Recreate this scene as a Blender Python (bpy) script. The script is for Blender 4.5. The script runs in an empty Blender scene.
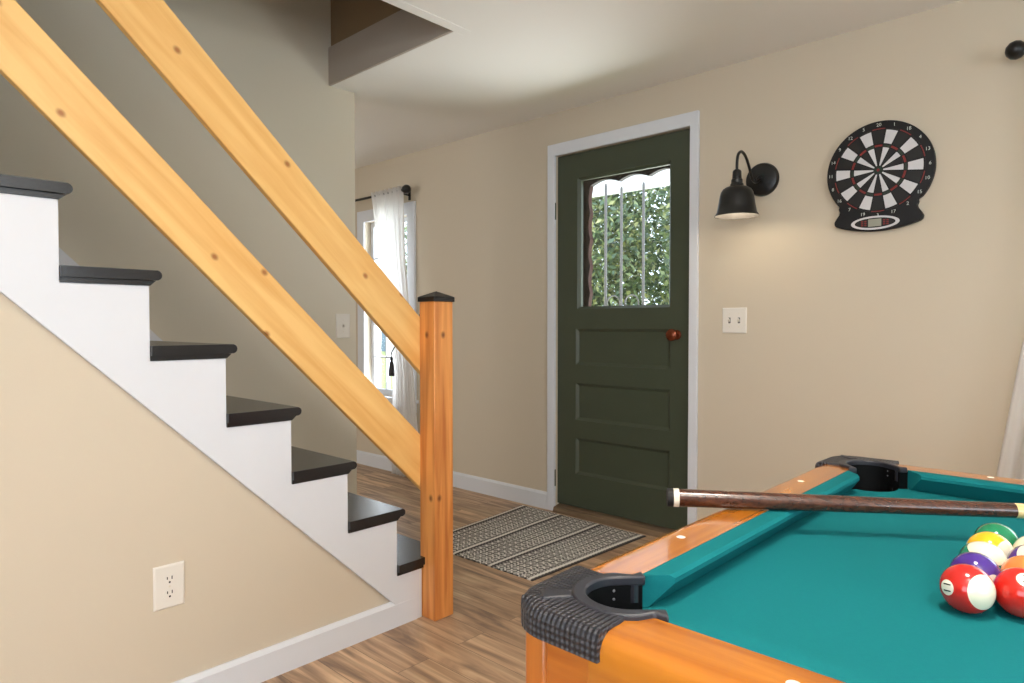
import bpy, bmesh, math, random
from mathutils import Vector, Matrix
from mathutils.geometry import tessellate_polygon

S = bpy.context.scene
COL = S.collection
R = math.radians

# ------------------------------------------------------------------ camera
cd = bpy.data.cameras.new('camera')
cd.sensor_fit = 'HORIZONTAL'
cd.sensor_width = 36.0
cd.lens = 670.0 / 1024 * 36
cd.clip_start = 0.02
cam = bpy.data.objects.new('camera', cd)
COL.objects.link(cam)
cam.location = (0, 0, 1.07)
cam.rotation_euler = (R(90 - 1.4), 0, R(42.95))
S.camera = cam

# ------------------------------------------------------------------ world and lights
S.view_settings.view_transform = 'Standard'
S.view_settings.look = 'None'
S.view_settings.exposure = 0.17
S.view_settings.gamma = 1.0
S.view_settings.use_curve_mapping = False

w = bpy.data.worlds.new('sky')
S.world = w
w.use_nodes = True
bg = w.node_tree.nodes['Background']
bg.inputs[0].default_value = (0.74, 0.87, 1.0, 1)
bg.inputs[1].default_value = 3.3


def area(name, loc, direction, sx, sy, power, color, shape='RECTANGLE'):
    l = bpy.data.lights.new(name, 'AREA')
    l.shape = shape
    l.size = sx
    if shape in ('RECTANGLE', 'ELLIPSE'):
        l.size_y = sy
    l.energy = power
    l.color = color
    o = bpy.data.objects.new(name, l)
    COL.objects.link(o)
    o.location = loc
    o.rotation_euler = Vector(direction).to_track_quat('-Z', 'Y').to_euler()
    return o


DAY = (0.93, 0.97, 1.0)
WARM = (1.0, 0.90, 0.78)
NEUTRAL = (1.0, 0.97, 0.92)
area('rear_fill_light', (0.5, -2.02, 1.25), (0, 1, 0), 2.4, 1.7, 13, DAY)  # unseen area light added behind the camera to brighten the room
area('right_fill_light', (2.62, 0.3, 1.35), (-1, 0, 0), 2.0, 1.3, 17, DAY)  # unseen area light added on the right to brighten the stair side
area('back_window_daylight', (0.55, 3.20, 1.32), (0, -1, 0), 1.3, 1.1, 8, DAY)
area('hall_window_daylight', (-4.05, 3.20, 1.2), (0, -1, .3), 0.5, 1.25, 18, (0.80, 0.90, 1.0))
area('hall_rear_fill', (-4.3, -1.80, 1.3), (0, 1, 0), 1.6, 1.3, 30, DAY)  # added fill in the hall, no window there; brightens the back wall's left part
area('patio_daylight_bounce', (-1.9, 4.6, 0.0), (0, -.55, .85), 2.8, 2.4, 300, DAY)
area('ceiling_lamp', (-.1, .75, 2.22), (0, 0, -1), .30, .30, 17, WARM, 'DISK')
area('ceiling_bounce_fill', (0.45, -0.10, 1.92), (0, 0, 1), 0.3, 0.3, 30, NEUTRAL, 'DISK')  # added unseen lamp facing up; stands in for flash bounced off the ceiling


# ------------------------------------------------------------------ helpers
def lin(r, g, b):
    f = lambda c: (c / 255 / 12.92) if c / 255 <= .04045 else ((c / 255 + .055) / 1.055) ** 2.4
    return (f(r), f(g), f(b), 1)


def new_mat(name):
    m = bpy.data.materials.new(name)
    m.use_nodes = True
    return m, m.node_tree.nodes, m.node_tree.links, m.node_tree.nodes['Principled BSDF']


def plain(name, col, rough=.5, spec=.5, metal=0.0, noise=0.0, nscale=8, coat=0.0, bump=0.0, bscale=200, sheen=0.0):
    m, N, L, p = new_mat(name)
    p.inputs['Base Color'].default_value = col
    p.inputs['Roughness'].default_value = rough
    p.inputs['Specular IOR Level'].default_value = spec
    p.inputs['Metallic'].default_value = metal
    p.inputs['Coat Weight'].default_value = coat
    p.inputs['Coat Roughness'].default_value = .08
    p.inputs['Sheen Weight'].default_value = sheen
    tc = N.new('ShaderNodeTexCoord')
    if noise:
        n = N.new('ShaderNodeTexNoise')
        n.inputs['Scale'].default_value = nscale
        n.inputs['Detail'].default_value = 4
        L.new(tc.outputs['Object'], n.inputs['Vector'])
        mx = N.new('ShaderNodeMix')
        mx.data_type = 'RGBA'
        mx.inputs[6].default_value = tuple(c * (1 - noise) for c in col[:3]) + (1,)
        mx.inputs[7].default_value = tuple(min(1, c * (1 + noise)) for c in col[:3]) + (1,)
        L.new(n.outputs['Fac'], mx.inputs[0])
        L.new(mx.outputs[2], p.inputs['Base Color'])
    if bump:
        n2 = N.new('ShaderNodeTexNoise')
        n2.inputs['Scale'].default_value = bscale
        L.new(tc.outputs['Object'], n2.inputs['Vector'])
        b = N.new('ShaderNodeBump')
        b.inputs['Strength'].default_value = bump
        b.inputs['Distance'].default_value = .002
        L.new(n2.outputs['Fac'], b.inputs['Height'])
        L.new(b.outputs['Normal'], p.inputs['Normal'])
    return m


def wood(name, dark, light, knot, rot=(0, 0, 0), along=3.0, across=45.0, knots=0.0, rough=.4, coat=0.0, offset=(0, 0, 0), kscale=3.2):
    """grain runs along the local x axis after `rot`"""
    m, N, L, p = new_mat(name)
    tc = N.new('ShaderNodeTexCoord')
    mp = N.new('ShaderNodeMapping')
    mp.inputs['Rotation'].default_value = rot
    mp.inputs['Location'].default_value = offset
    L.new(tc.outputs['Object'], mp.inputs['Vector'])
    sc = N.new('ShaderNodeVectorMath')
    sc.operation = 'MULTIPLY'
    sc.inputs[1].default_value = (along, across, across)
    L.new(mp.outputs['Vector'], sc.inputs[0])
    n = N.new('ShaderNodeTexNoise')
    n.inputs['Scale'].default_value = 1.0
    n.inputs['Detail'].default_value = 5
    n.inputs['Distortion'].default_value = .6
    L.new(sc.outputs[0], n.inputs['Vector'])
    cr = N.new('ShaderNodeValToRGB')
    cr.color_ramp.elements[0].position = .3
    cr.color_ramp.elements[0].color = dark
    cr.color_ramp.elements[1].position = .65
    cr.color_ramp.elements[1].color = light
    L.new(n.outputs['Fac'], cr.inputs[0])
    out = cr.outputs[0]
    if knots:
        s2 = N.new('ShaderNodeVectorMath')
        s2.operation = 'MULTIPLY'
        s2.inputs[1].default_value = (.75, 1.0, 1.0)
        sx = N.new('ShaderNodeSeparateXYZ')
        L.new(mp.outputs['Vector'], sx.inputs[0])
        ad = N.new('ShaderNodeMath')
        L.new(sx.outputs[1], ad.inputs[0])
        L.new(sx.outputs[2], ad.inputs[1])
        cx = N.new('ShaderNodeCombineXYZ')
        L.new(sx.outputs[0], cx.inputs[0])
        L.new(ad.outputs[0], cx.inputs[1])
        L.new(cx.outputs[0], s2.inputs[0])
        v = N.new('ShaderNodeTexVoronoi')
        v.voronoi_dimensions = '2D'
        v.inputs['Scale'].default_value = kscale
        L.new(s2.outputs[0], v.inputs['Vector'])
        mr = N.new('ShaderNodeMapRange')
        mr.interpolation_type = 'SMOOTHSTEP'
        mr.inputs['From Min'].default_value = .012
        mr.inputs['From Max'].default_value = knots
        mr.inputs['To Min'].default_value = .85
        mr.inputs['To Max'].default_value = 0
        L.new(v.outputs['Distance'], mr.inputs['Value'])
        mx = N.new('ShaderNodeMix')
        mx.data_type = 'RGBA'
        L.new(mr.outputs[0], mx.inputs[0])
        L.new(out, mx.inputs[6])
        mx.inputs[7].default_value = knot
        out = mx.outputs[2]
    L.new(out, p.inputs['Base Color'])
    p.inputs['Roughness'].default_value = rough
    p.inputs['Coat Weight'].default_value = coat
    p.inputs['Coat Roughness'].default_value = .06
    return m


def B():
    return bmesh.new()


def box(bm, x0, x1, y0, y1, z0, z1, mi=0):
    vs = [bm.verts.new((x, y, z)) for x in (x0, x1) for y in (y0, y1) for z in (z0, z1)]
    for f in ((0, 1, 3, 2), (4, 6, 7, 5), (0, 4, 5, 1), (2, 3, 7, 6), (0, 2, 6, 4), (1, 5, 7, 3)):
        bm.faces.new([vs[i] for i in f]).material_index = mi
    return vs


def prism(bm, pts, fn, a, b, mi=0):
    """pts in 2-D extruded between a and b; fn(u, v, t) -> 3-D"""
    n = len(pts)
    va = [bm.verts.new(fn(u, v, a)) for u, v in pts]
    vb = [bm.verts.new(fn(u, v, b)) for u, v in pts]
    fs = [bm.faces.new(va[::-1]), bm.faces.new(vb)]
    for i in range(n):
        j = (i + 1) % n
        fs.append(bm.faces.new((va[i], va[j], vb[j], vb[i])))
    for f in fs:
        f.material_index = mi
    return va, vb


YZ = lambda u, v, t: (t, u, v)
XY = lambda u, v, t: (u, v, t)
XZ = lambda u, v, t: (u, t, v)


def basis(axis):
    a = Vector(axis).normalized()
    u = a.orthogonal().normalized()
    return a, u, a.cross(u)


def lathe(bm, prof, c, axis=(0, 0, 1), seg=32, mi=0, close=False):
    """prof: (r, h) along axis"""
    a, u, v = basis(axis)
    c = Vector(c)
    rings = []
    for r, h in prof:
        if r < 1e-6:
            rings.append([bm.verts.new(c + a * h)])
        else:
            rings.append([bm.verts.new(c + a * h + (u * math.cos(t) + v * math.sin(t)) * r)
                          for t in [2 * math.pi * i / seg for i in range(seg)]])
    for A, Bq in zip(rings, rings[1:]):
        for i in range(seg):
            j = (i + 1) % seg
            q = [A[i % len(A)], A[j % len(A)], Bq[j % len(Bq)], Bq[i % len(Bq)]]
            s = []
            for x in q:
                if x not in s:
                    s.append(x)
            if len(s) > 2:
                try:
                    bm.faces.new(s).material_index = mi
                except ValueError:
                    pass
    if close:
        for A in (rings[0], rings[-1]):
            if len(A) > 1:
                bm.faces.new(A).material_index = mi


def tube(bm, pts, r, seg=12, mi=0, cap=True):
    pts = [Vector(p) for p in pts]
    rs = r if isinstance(r, (list, tuple)) else [r] * len(pts)
    t0 = (pts[1] - pts[0]).normalized()
    u = t0.orthogonal().normalized()
    rings = []
    for i, p in enumerate(pts):
        t = (pts[min(i + 1, len(pts) - 1)] - pts[max(i - 1, 0)]).normalized()
        u = (u - t * u.dot(t)).normalized()
        v = t.cross(u)
        rings.append([bm.verts.new(p + (u * math.cos(k) + v * math.sin(k)) * rs[i])
                      for k in [2 * math.pi * q / seg for q in range(seg)]])
    for A, Bq in zip(rings, rings[1:]):
        for i in range(seg):
            j = (i + 1) % seg
            bm.faces.new((A[i], A[j], Bq[j], Bq[i])).material_index = mi
    if cap:
        bm.faces.new(rings[0][::-1]).material_index = mi
        bm.faces.new(rings[-1]).material_index = mi


def arc(c, r, a0, a1, n):
    return [(c[0] + r * math.cos(R(a0 + (a1 - a0) * i / n)), c[1] + r * math.sin(R(a0 + (a1 - a0) * i / n))) for i in range(n + 1)]


def spline(pts, n=8):
    P = [Vector(p) for p in pts]
    P = [P[0] * 2 - P[1]] + P + [P[-1] * 2 - P[-2]]
    out = []
    for i in range(1, len(P) - 2):
        for k in range(n):
            t = k / n
            a, b, c, d = P[i - 1:i + 3]
            out.append(.5 * ((2 * b) + (c - a) * t + (2 * a - 5 * b + 4 * c - d) * t * t + (-a + 3 * b - 3 * c + d) * t ** 3))
    out.append(P[-2])
    return out


def origin_of(o):
    v = Vector(o.location)
    while o.parent:
        o = o.parent
        v = v + Vector(o.location)
    return v


def link(name, bm, mats, parent=None, loc=None, bevel=0, seg=2, smooth=35, props=None):
    """one mesh object; bm is in world coordinates"""
    bmesh.ops.recalc_face_normals(bm, faces=bm.faces[:])
    base = Vector(loc) if loc is not None else Vector((0, 0, 0))
    po = origin_of(parent) if parent else Vector((0, 0, 0))
    if parent and loc is None:
        base = po
    bmesh.ops.translate(bm, verts=bm.verts[:], vec=-base)
    me = bpy.data.meshes.new(name)
    bm.to_mesh(me)
    bm.free()
    for m in (mats if isinstance(mats, (list, tuple)) else [mats]):
        me.materials.append(m)
    if smooth:
        me.polygons.foreach_set('use_smooth', [True] * len(me.polygons))
        me.set_sharp_from_angle(angle=R(smooth))
    o = bpy.data.objects.new(name, me)
    COL.objects.link(o)
    o.location = base - po if parent else base
    o.parent = parent
    if bevel:
        b = o.modifiers.new('bevel', 'BEVEL')
        b.width = bevel
        b.segments = seg
        b.limit_method = 'ANGLE'
        b.angle_limit = R(40)
        b.harden_normals = False
    for k, v in (props or {}).items():
        o[k] = v
    return o


def tag(o, label, cat, group=None):
    o['label'] = label
    o['category'] = cat
    if group:
        o['group'] = group
    return o


def thing(name, loc, label, cat, group=None):
    o = bpy.data.objects.new(name, None)
    o.empty_display_size = .05
    COL.objects.link(o)
    o.location = loc
    return tag(o, label, cat, group)


def struct(name, bm, mats, label=None, **k):
    o = link(name, bm, mats, **k)
    o['kind'] = 'structure'
    if label:
        o['label'] = label
        o['category'] = name.split('_')[0]
    return o


def text_bm(s, size, xf, depth=0.0):
    """letters centred at the origin, mapped through xf(x, y)"""
    cu = bpy.data.curves.new('t', 'FONT')
    cu.body = s
    cu.size = size
    cu.align_x = 'CENTER'
    cu.align_y = 'CENTER'
    cu.resolution_u = 3
    o = bpy.data.objects.new('t', cu)
    COL.objects.link(o)
    dg = bpy.context.evaluated_depsgraph_get()
    me = bpy.data.meshes.new_from_object(o.evaluated_get(dg))
    bpy.data.objects.remove(o)
    bm = B()
    bm.from_mesh(me)
    bpy.data.meshes.remove(me)
    for v in bm.verts:
        v.co = xf(v.co.x, v.co.y)
    return bm


def merge(dst, src, mi=0):
    mp = {v: dst.verts.new(v.co) for v in src.verts}
    for f in src.faces:
        try:
            dst.faces.new([mp[v] for v in f.verts]).material_index = mi
        except ValueError:
            pass
    src.free()


# ------------------------------------------------------------------ materials
M = {}
M['wall'] = plain('beige_paint', lin(211, 198, 177), .75, .25, bump=.12, bscale=260)
M['stairwall'] = plain('olive_beige_paint', lin(222, 213, 194), .75, .25, bump=.12, bscale=260)
M['ceiling'] = plain('ceiling_paint', lin(246, 243, 237), .85, .2, bump=.1, bscale=180)
M['white'] = plain('white_trim_paint', lin(224, 226, 231), .38, .4, noise=.015, nscale=14)
M['plate'] = plain('white_plastic', lin(236, 230, 220), .3, .5)
M['slot'] = plain('dark_slot', lin(40, 36, 34), .6)
M['fascia'] = plain('fascia_shaded_white', lin(188, 174, 160), .7, .3)  # white board; its shade is put into the colour
M['upper'] = plain('upper_shaded_beige', lin(158, 132, 102), .8, .2)  # beige wall; the dark stairwell's shade is put into the colour
M['black'] = plain('black_metal', lin(12, 12, 13), .35, .5, noise=.1, nscale=40)
M['tread'] = plain('black_tread_paint', lin(27, 27, 30), .24, .65, noise=.12, nscale=18, bump=.15, bscale=60)
M['door'] = plain('dark_green_paint', lin(66, 72, 56), .42, .45, noise=.06, nscale=9, bump=.1, bscale=90)
M['knob'] = plain('copper_brown', lin(120, 58, 30), .25, .6, metal=.6)
M['felt'] = plain('green_felt', lin(24, 109, 113), .95, .05, noise=.05, nscale=300, bump=.2, bscale=900)
M['rail'] = wood('table_wood', lin(152, 82, 18), lin(190, 116, 30), lin(120, 60, 20), rot=(0, 0, 0), along=2.5, across=40, rough=.22, coat=.6)
M['rail_y'] = wood('table_wood_side', lin(152, 82, 18), lin(190, 116, 30), lin(120, 60, 20), rot=(0, 0, R(90)), along=2.5, across=40, rough=.22, coat=.6)
M['apron'] = wood('table_apron_wood', lin(170, 88, 26), lin(205, 122, 44), lin(120, 60, 20), along=2.5, across=30, rough=.3, coat=.3)
M['post_w'] = wood('table_post_wood', lin(160, 84, 28), lin(198, 118, 46), lin(120, 60, 20), rot=(0, R(90), 0), along=2.5, across=30, rough=.3, coat=.3)
PL = lin(238, 188, 112)
M['pine'] = wood('pine_board', lin(226, 168, 92), lin(242, 196, 122), lin(150, 82, 30), rot=(0, R(0), 0), along=2.2, across=26, knots=.065, rough=.45, kscale=5.2)
M['newel'] = wood('newel_wood', lin(190, 110, 50), lin(230, 158, 86), lin(96, 42, 16), rot=(0, R(90), 0), along=2.2, across=34, knots=.09, rough=.4, kscale=6.5, offset=(.3, .1, .2))
M['dark_wood'] = wood('cue_dark_wood', lin(48, 24, 16), lin(84, 46, 30), lin(20, 10, 8), along=6, across=160, rough=.25, coat=.5)
M['light_wood'] = wood('cue_maple', lin(222, 186, 120), lin(240, 210, 150), lin(90, 50, 20), along=6, across=120, rough=.3, coat=.4)
M['ivory'] = plain('ivory_ring', lin(228, 220, 200), .3, .5)
M['rubber'] = plain('black_rubber', lin(30, 28, 28), .6, .3)
M['threshold'] = wood('threshold_wood', lin(92, 72, 52), lin(132, 108, 82), lin(60, 40, 20), along=2.5, across=50, rough=.5)
M['pearl'] = plain('pearl_sight', lin(245, 235, 215), .2, .6)
M['pocket'] = plain('black_pocket_plastic', lin(5, 5, 6), .6, .15)
M['screenwood'] = plain('brown_screen_door', lin(40, 29, 25), .6, .3, noise=.15, nscale=12)
M['bar'] = plain('grey_iron', lin(112, 112, 116), .5, .4)


def floor_mat():
    m, N, L, p = new_mat('plank_floor')
    tc = N.new('ShaderNodeTexCoord')
    br = N.new('ShaderNodeTexBrick')
    br.offset = .37
    br.inputs['Scale'].default_value = 1.0
    br.inputs['Brick Width'].default_value = 1.2
    br.inputs['Row Height'].default_value = .125
    br.inputs['Mortar Size'].default_value = .0012
    br.inputs['Mortar Smooth'].default_value = .3
    br.inputs['Bias'].default_value = 0
    br.inputs['Color1'].default_value = (0, 0, 0, 1)
    br.inputs['Color2'].default_value = (1, 1, 1, 1)
    br.inputs['Mortar'].default_value = (.5, .5, .5, 1)
    L.new(tc.outputs['Object'], br.inputs['Vector'])
    # per-plank shift of the grain
    sh = N.new('ShaderNodeVectorMath')
    sh.operation = 'MULTIPLY_ADD'
    L.new(br.outputs['Color'], sh.inputs[0])
    sh.inputs[1].default_value = (7, 3, 5)
    L.new(tc.outputs['Object'], sh.inputs[2])

    def noise(vec, det, dist):
        s = N.new('ShaderNodeVectorMath')
        s.operation = 'MULTIPLY'
        s.inputs[1].default_value = vec
        L.new(sh.outputs[0], s.inputs[0])
        n = N.new('ShaderNodeTexNoise')
        n.inputs['Scale'].default_value = 1
        n.inputs['Detail'].default_value = det
        n.inputs['Distortion'].default_value = dist
        L.new(s.outputs[0], n.inputs['Vector'])
        return n.outputs['Fac']
    cr = N.new('ShaderNodeValToRGB')
    e = cr.color_ramp.elements
    e[0].position, e[0].color = .30, lin(136, 110, 90)
    e[1].position, e[1].color = .72, lin(224, 194, 158)
    k = e.new(.5)
    k.color = lin(198, 162, 128)
    L.new(noise((1.9, 11, 1), 7, 1.6), cr.inputs[0])
    cr2 = N.new('ShaderNodeValToRGB')
    e = cr2.color_ramp.elements
    e[0].position, e[0].color = .35, lin(120, 98, 82)
    e[1].position, e[1].color = .6, (1, 1, 1, 1)
    L.new(noise((1.2, 40, 1), 4, .8), cr2.inputs[0])
    mx = N.new('ShaderNodeMix')
    mx.data_type = 'RGBA'
    mx.blend_type = 'MULTIPLY'
    mx.inputs[0].default_value = .45
    L.new(cr.outputs[0], mx.inputs[6])
    L.new(cr2.outputs[0], mx.inputs[7])
    # plank tone
    hs = N.new('ShaderNodeHueSaturation')
    mr = N.new('ShaderNodeMapRange')
    mr.inputs['To Min'].default_value = .78
    mr.inputs['To Max'].default_value = 1.12
    L.new(br.outputs['Color'], mr.inputs['Value'])
    L.new(mr.outputs[0], hs.inputs['Value'])
    L.new(mx.outputs[2], hs.inputs['Color'])
    m2 = N.new('ShaderNodeMix')
    m2.data_type = 'RGBA'
    L.new(br.outputs['Fac'], m2.inputs[0])
    L.new(hs.outputs[0], m2.inputs[6])
    m2.inputs[7].default_value = lin(104, 82, 64)
    L.new(m2.outputs[2], p.inputs['Base Color'])
    p.inputs['Roughness'].default_value = .42
    return m


M['floor'] = floor_mat()


def glass_mat():
    m, N, L, p = new_mat('window_glass')
    N.remove(p)
    t = N.new('ShaderNodeBsdfTransparent')
    t.inputs[0].default_value = (.96, .96, .96, 1)
    g = N.new('ShaderNodeBsdfGlossy')
    g.inputs['Roughness'].default_value = .02
    f = N.new('ShaderNodeFresnel')
    geo = N.new('ShaderNodeNewGeometry')
    mr = N.new('ShaderNodeMapRange')
    mr.inputs['To Min'].default_value = 1.5
    mr.inputs['To Max'].default_value = 1 / 1.5
    L.new(geo.outputs['Backfacing'], mr.inputs['Value'])
    L.new(mr.outputs[0], f.inputs['IOR'])
    mx = N.new('ShaderNodeMixShader')
    L.new(f.outputs[0], mx.inputs[0])
    L.new(t.outputs[0], mx.inputs[1])
    L.new(g.outputs[0], mx.inputs[2])
    L.new(mx.outputs[0], N['Material Output'].inputs[0])
    return m


M['glass'] = glass_mat()


def sheer_mat():
    m, N, L, p = new_mat('sheer_voile')
    N.remove(p)
    t = N.new('ShaderNodeBsdfTransparent')
    d = N.new('ShaderNodeBsdfDiffuse')
    d.inputs[0].default_value = lin(246, 243, 240)
    tl = N.new('ShaderNodeBsdfTranslucent')
    tl.inputs[0].default_value = lin(246, 244, 242)
    a = N.new('ShaderNodeMixShader')
    a.inputs[0].default_value = .6
    L.new(d.outputs[0], a.inputs[1])
    L.new(tl.outputs[0], a.inputs[2])
    b = N.new('ShaderNodeMixShader')
    b.inputs[0].default_value = .82
    L.new(t.outputs[0], b.inputs[1])
    L.new(a.outputs[0], b.inputs[2])
    L.new(b.outputs[0], N['Material Output'].inputs[0])
    return m


M['sheer'] = sheer_mat()


# ------------------------------------------------------------------ room shell
YW, ZC = 2.983, 2.275
XL, XRW, YB = -5.6, 2.5, -1.9          # hall end, right wall, rear wall
XST = -2.99                            # face of the wall behind the stairs
XP = -1.915                            # face of the panel below the stairs


def wall_grid(bm, fn, u0, u1, v0, v1, a, b, holes):
    """wall in (u, v), thickness a..b, rectangular holes"""
    us = sorted({u0, u1, *[h[0] for h in holes], *[h[1] for h in holes]})
    vs = sorted({v0, v1, *[h[2] for h in holes], *[h[3] for h in holes]})
    inh = lambda u, v: any(h[0] < u < h[1] and h[2] < v < h[3] for h in holes)
    V = {}

    def vt(u, v, t):
        k = (round(u, 5), round(v, 5), t)
        if k not in V:
            V[k] = bm.verts.new(fn(u, v, t))
        return V[k]
    solid = {}
    for i in range(len(us) - 1):
        for j in range(len(vs) - 1):
            solid[i, j] = not inh((us[i] + us[i + 1]) / 2, (vs[j] + vs[j + 1]) / 2)
    for (i, j), s in solid.items():
        if not s:
            continue
        c = [(us[i], vs[j]), (us[i + 1], vs[j]), (us[i + 1], vs[j + 1]), (us[i], vs[j + 1])]
        for t in (a, b):
            bm.faces.new([vt(u, v, t) for u, v in c])
        for (di, dj), (p, q) in {(0, -1): (0, 1), (1, 0): (1, 2), (0, 1): (2, 3), (-1, 0): (3, 0)}.items():
            if not solid.get((i + di, j + dj), False):
                bm.faces.new((vt(*c[p], a), vt(*c[q], a), vt(*c[q], b), vt(*c[p], b)))


DX0, DX1, DZ1 = -2.432, -1.590, 2.03   # door opening
bm = B()
wall_grid(bm, XZ, XL, XRW, 0, ZC + .2, YW, YW + .14,
          [(DX0, DX1, 0.0, DZ1), (-4.30, -3.775, .545, 1.85), (-.10, 1.2, .75, 1.9)])
struct('wall_back', bm, M['wall'], 'beige painted wall holding the green door and dartboard', smooth=0)

bm = B()
box(bm, XL, XRW, YB, YW + .0, -.08, 0)
struct('floor', bm, M['floor'], 'brown wood plank floor with mixed grain', smooth=0)

bm = B()
HX, HY = -2.065, 1.87
box(bm, XL, XST - .12, YB, YW, ZC, ZC + .19)
box(bm, XST - .12, HX, HY, YW, ZC, ZC + .19)
box(bm, HX, XRW, YB, YW, ZC, ZC + .19)
struct('ceiling', bm, M['ceiling'], 'off-white ceiling with a stair opening', smooth=0)

bm = B()
box(bm, XST - .12, XST, YB, HY, 0, 4.7)
box(bm, XST - .12, XST, HY, 2.012, 0, ZC)
box(bm, XST - .12, XST, HY, HY + .1, ZC + .19, 4.7)
struct('wall_left', bm, M['stairwall'], 'olive beige wall running behind the stairs', smooth=0)

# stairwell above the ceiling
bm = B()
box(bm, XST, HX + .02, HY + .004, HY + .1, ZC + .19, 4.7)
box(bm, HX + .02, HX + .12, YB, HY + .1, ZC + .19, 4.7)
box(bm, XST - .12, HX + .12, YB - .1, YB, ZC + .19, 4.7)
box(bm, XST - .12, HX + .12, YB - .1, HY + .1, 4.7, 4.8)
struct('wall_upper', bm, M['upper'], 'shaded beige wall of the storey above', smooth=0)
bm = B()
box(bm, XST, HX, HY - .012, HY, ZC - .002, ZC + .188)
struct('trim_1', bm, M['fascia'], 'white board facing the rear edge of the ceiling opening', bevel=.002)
bm = B()
box(bm, HX, HX + .05, YB, HY + .05, ZC - .003, ZC)
box(bm, XST, HX, HY, HY + .05, ZC - .003, ZC)
struct('trim_2', bm, M['ceiling'], 'flat trim strip edging the ceiling opening', bevel=.002)

# right, rear and hall end walls
bm = B()
wall_grid(bm, YZ, YB, YW, 0, ZC + .19, XRW, XRW + .12, [(-.7, 1.3, .7, 2.0)])  # opening added to let the right fill light in
struct('wall_right', bm, M['wall'], smooth=0)
bm = B()
wall_grid(bm, XZ, XL, XRW, 0, ZC + .19, YB - .12, YB, [(-.7, 1.7, .4, 2.1)])  # opening added to let the rear fill light in
struct('wall_rear', bm, M['wall'], smooth=0)
bm = B()
box(bm, XL - .1, XL, YB, YW, 0, ZC + .19)
struct('wall_hall', bm, M['wall'], smooth=0)

# panel under the stairs
SL = lambda y: 1.148 - .960 * (y - .325)
bm = B()
prism(bm, [(YB, 0), (1.50, 0), (1.50, .02), (.325, 1.16), (YB, SL(YB) + .01), ], YZ, XP - .1, XP)
struct('wall_stairs', bm, M['wall'], 'beige wall panel below the staircase', smooth=0)


def base_profile(t, h):
    return [(0, 0), (t, 0), (t, h - .012), (t * .45, h), (0, h)]


bm = B()   # under-stair baseboard
prism(bm, base_profile(.016, .092), lambda u, v, t: (XP + u, t, v), YB, 1.532)
struct('baseboard_stairs', bm, M['white'], 'white baseboard along the wall panel below the stairs')
bm = B()   # back wall, hall part
prism(bm, base_profile(.016, .098), lambda u, v, t: (t, YW - u, v), XL, -2.485)
struct('baseboard_back', bm, M['white'], 'white baseboard left of the green door')
bm = B()
prism(bm, base_profile(.016, .098), lambda u, v, t: (t, YW - u, v), -1.545, XRW)
struct('baseboard_right', bm, M['white'], 'white baseboard right of the green door')

# ------------------------------------------------------------------ staircase
st = thing('staircase', (-2.44, .5, 0), 'white staircase with black painted treads rising along the wall', 'staircase')
RY = lambda k: .441 + .2006 * (k - 1)          # riser plane of tread k (1 = topmost in view)
TZ = lambda k: 1.412 - .1983 * (k - 1)         # top of tread k
K0, K1 = -4, 7
# stringer: saw-tooth board
pts = []
for k in range(K0, K1 + 1):
    zb = TZ(k) - .040
    y0 = RY(k - 1)
    y1 = RY(k) if k < K1 else 1.556
    pts += [(y0, zb), (y1, zb)]
pts += [(1.556, 0), (1.523, 0), (1.434, SL(1.434)), (.325, SL(.325)), (RY(K0 - 1), SL(RY(K0 - 1)))]
bm = B()
prism(bm, pts, YZ, -1.930, -1.9)
link('stringer', bm, M['white'], st, bevel=.0015)
# risers and treads
for k in range(K0, K1 + 1):
    zt, zb = TZ(k), TZ(k) - .040
    lo = TZ(k + 1) - .04 if k < K1 else 0
    bm = B()
    box(bm, -2.972, -1.931, RY(k) - .016, RY(k), max(lo, 0), zb)
    link('riser', bm, M['white'], st)
    # bull-nosed tread with a cove below, returned along the open side
    yb, yn = RY(k - 1) + .0005, RY(k) + .027
    xe = -1.887
    bm = B()
    nose = [(yb, zt), (yn - .008, zt)] + arc((yn - .012, zt - .013), .013, 80, -80, 6)[0:] + [(yb, zt - .027)]
    prism(bm, nose, YZ, -2.972, xe)
    cove = [(yb, zt - .027), (yn - .012, zt - .027), (yn - .018, zt - .033), (yn - .026, zt - .040), (yb, zt - .040)]
    prism(bm, cove, YZ, -2.972, -1.896)
    link('tread', bm, M['tread'], st, bevel=.002)
# skirt board on the wall side
bm = B()
sk = lambda y: 1.297 - .985 * (y - .758)
prism(bm, [(RY(K0), sk(RY(K0))), (1.70, sk(1.70)), (1.70, 0), (RY(K1) - .2, 0), (RY(K0), sk(RY(K0)) - .45)], YZ, XST + .001, XST + .016)
link('skirt_board', bm, M['white'], st, bevel=.0015)

# ------------------------------------------------------------------ railing
rl = thing('stair_railing', (-1.873, 1.605, 0), 'natural pine stair railing with square newel post and two sloping boards', 'railing')
bm = B()
box(bm, XP, -1.832, 1.561, 1.650, 0, 1.157)
np_ = link('newel_post', bm, M['newel'], rl, bevel=.003)
np_['label'] = 'orange brown square wooden newel post'
bm = B()
c0, h0 = (-1.8735, 1.6055), .0475
for z0, z1 in ((1.155, 1.172),):
    box(bm, c0[0] - h0 + .001, c0[0] + h0 - .001, c0[1] - h0 - .002, c0[1] + h0 + .002, z0, z1)
vs = [bm.verts.new((c0[0] + sx * h0, c0[1] + sy * (h0 + .002), 1.172)) for sx, sy in ((-1, -1), (1, -1), (1, 1), (-1, 1))]
ap = bm.verts.new((c0[0], c0[1], 1.194))
for i in range(4):
    bm.faces.new((vs[i], vs[(i + 1) % 4], ap))
bm.faces.new(vs[::-1])
link('post_cap', bm, M['black'], np_, bevel=.0015, smooth=20)


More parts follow.
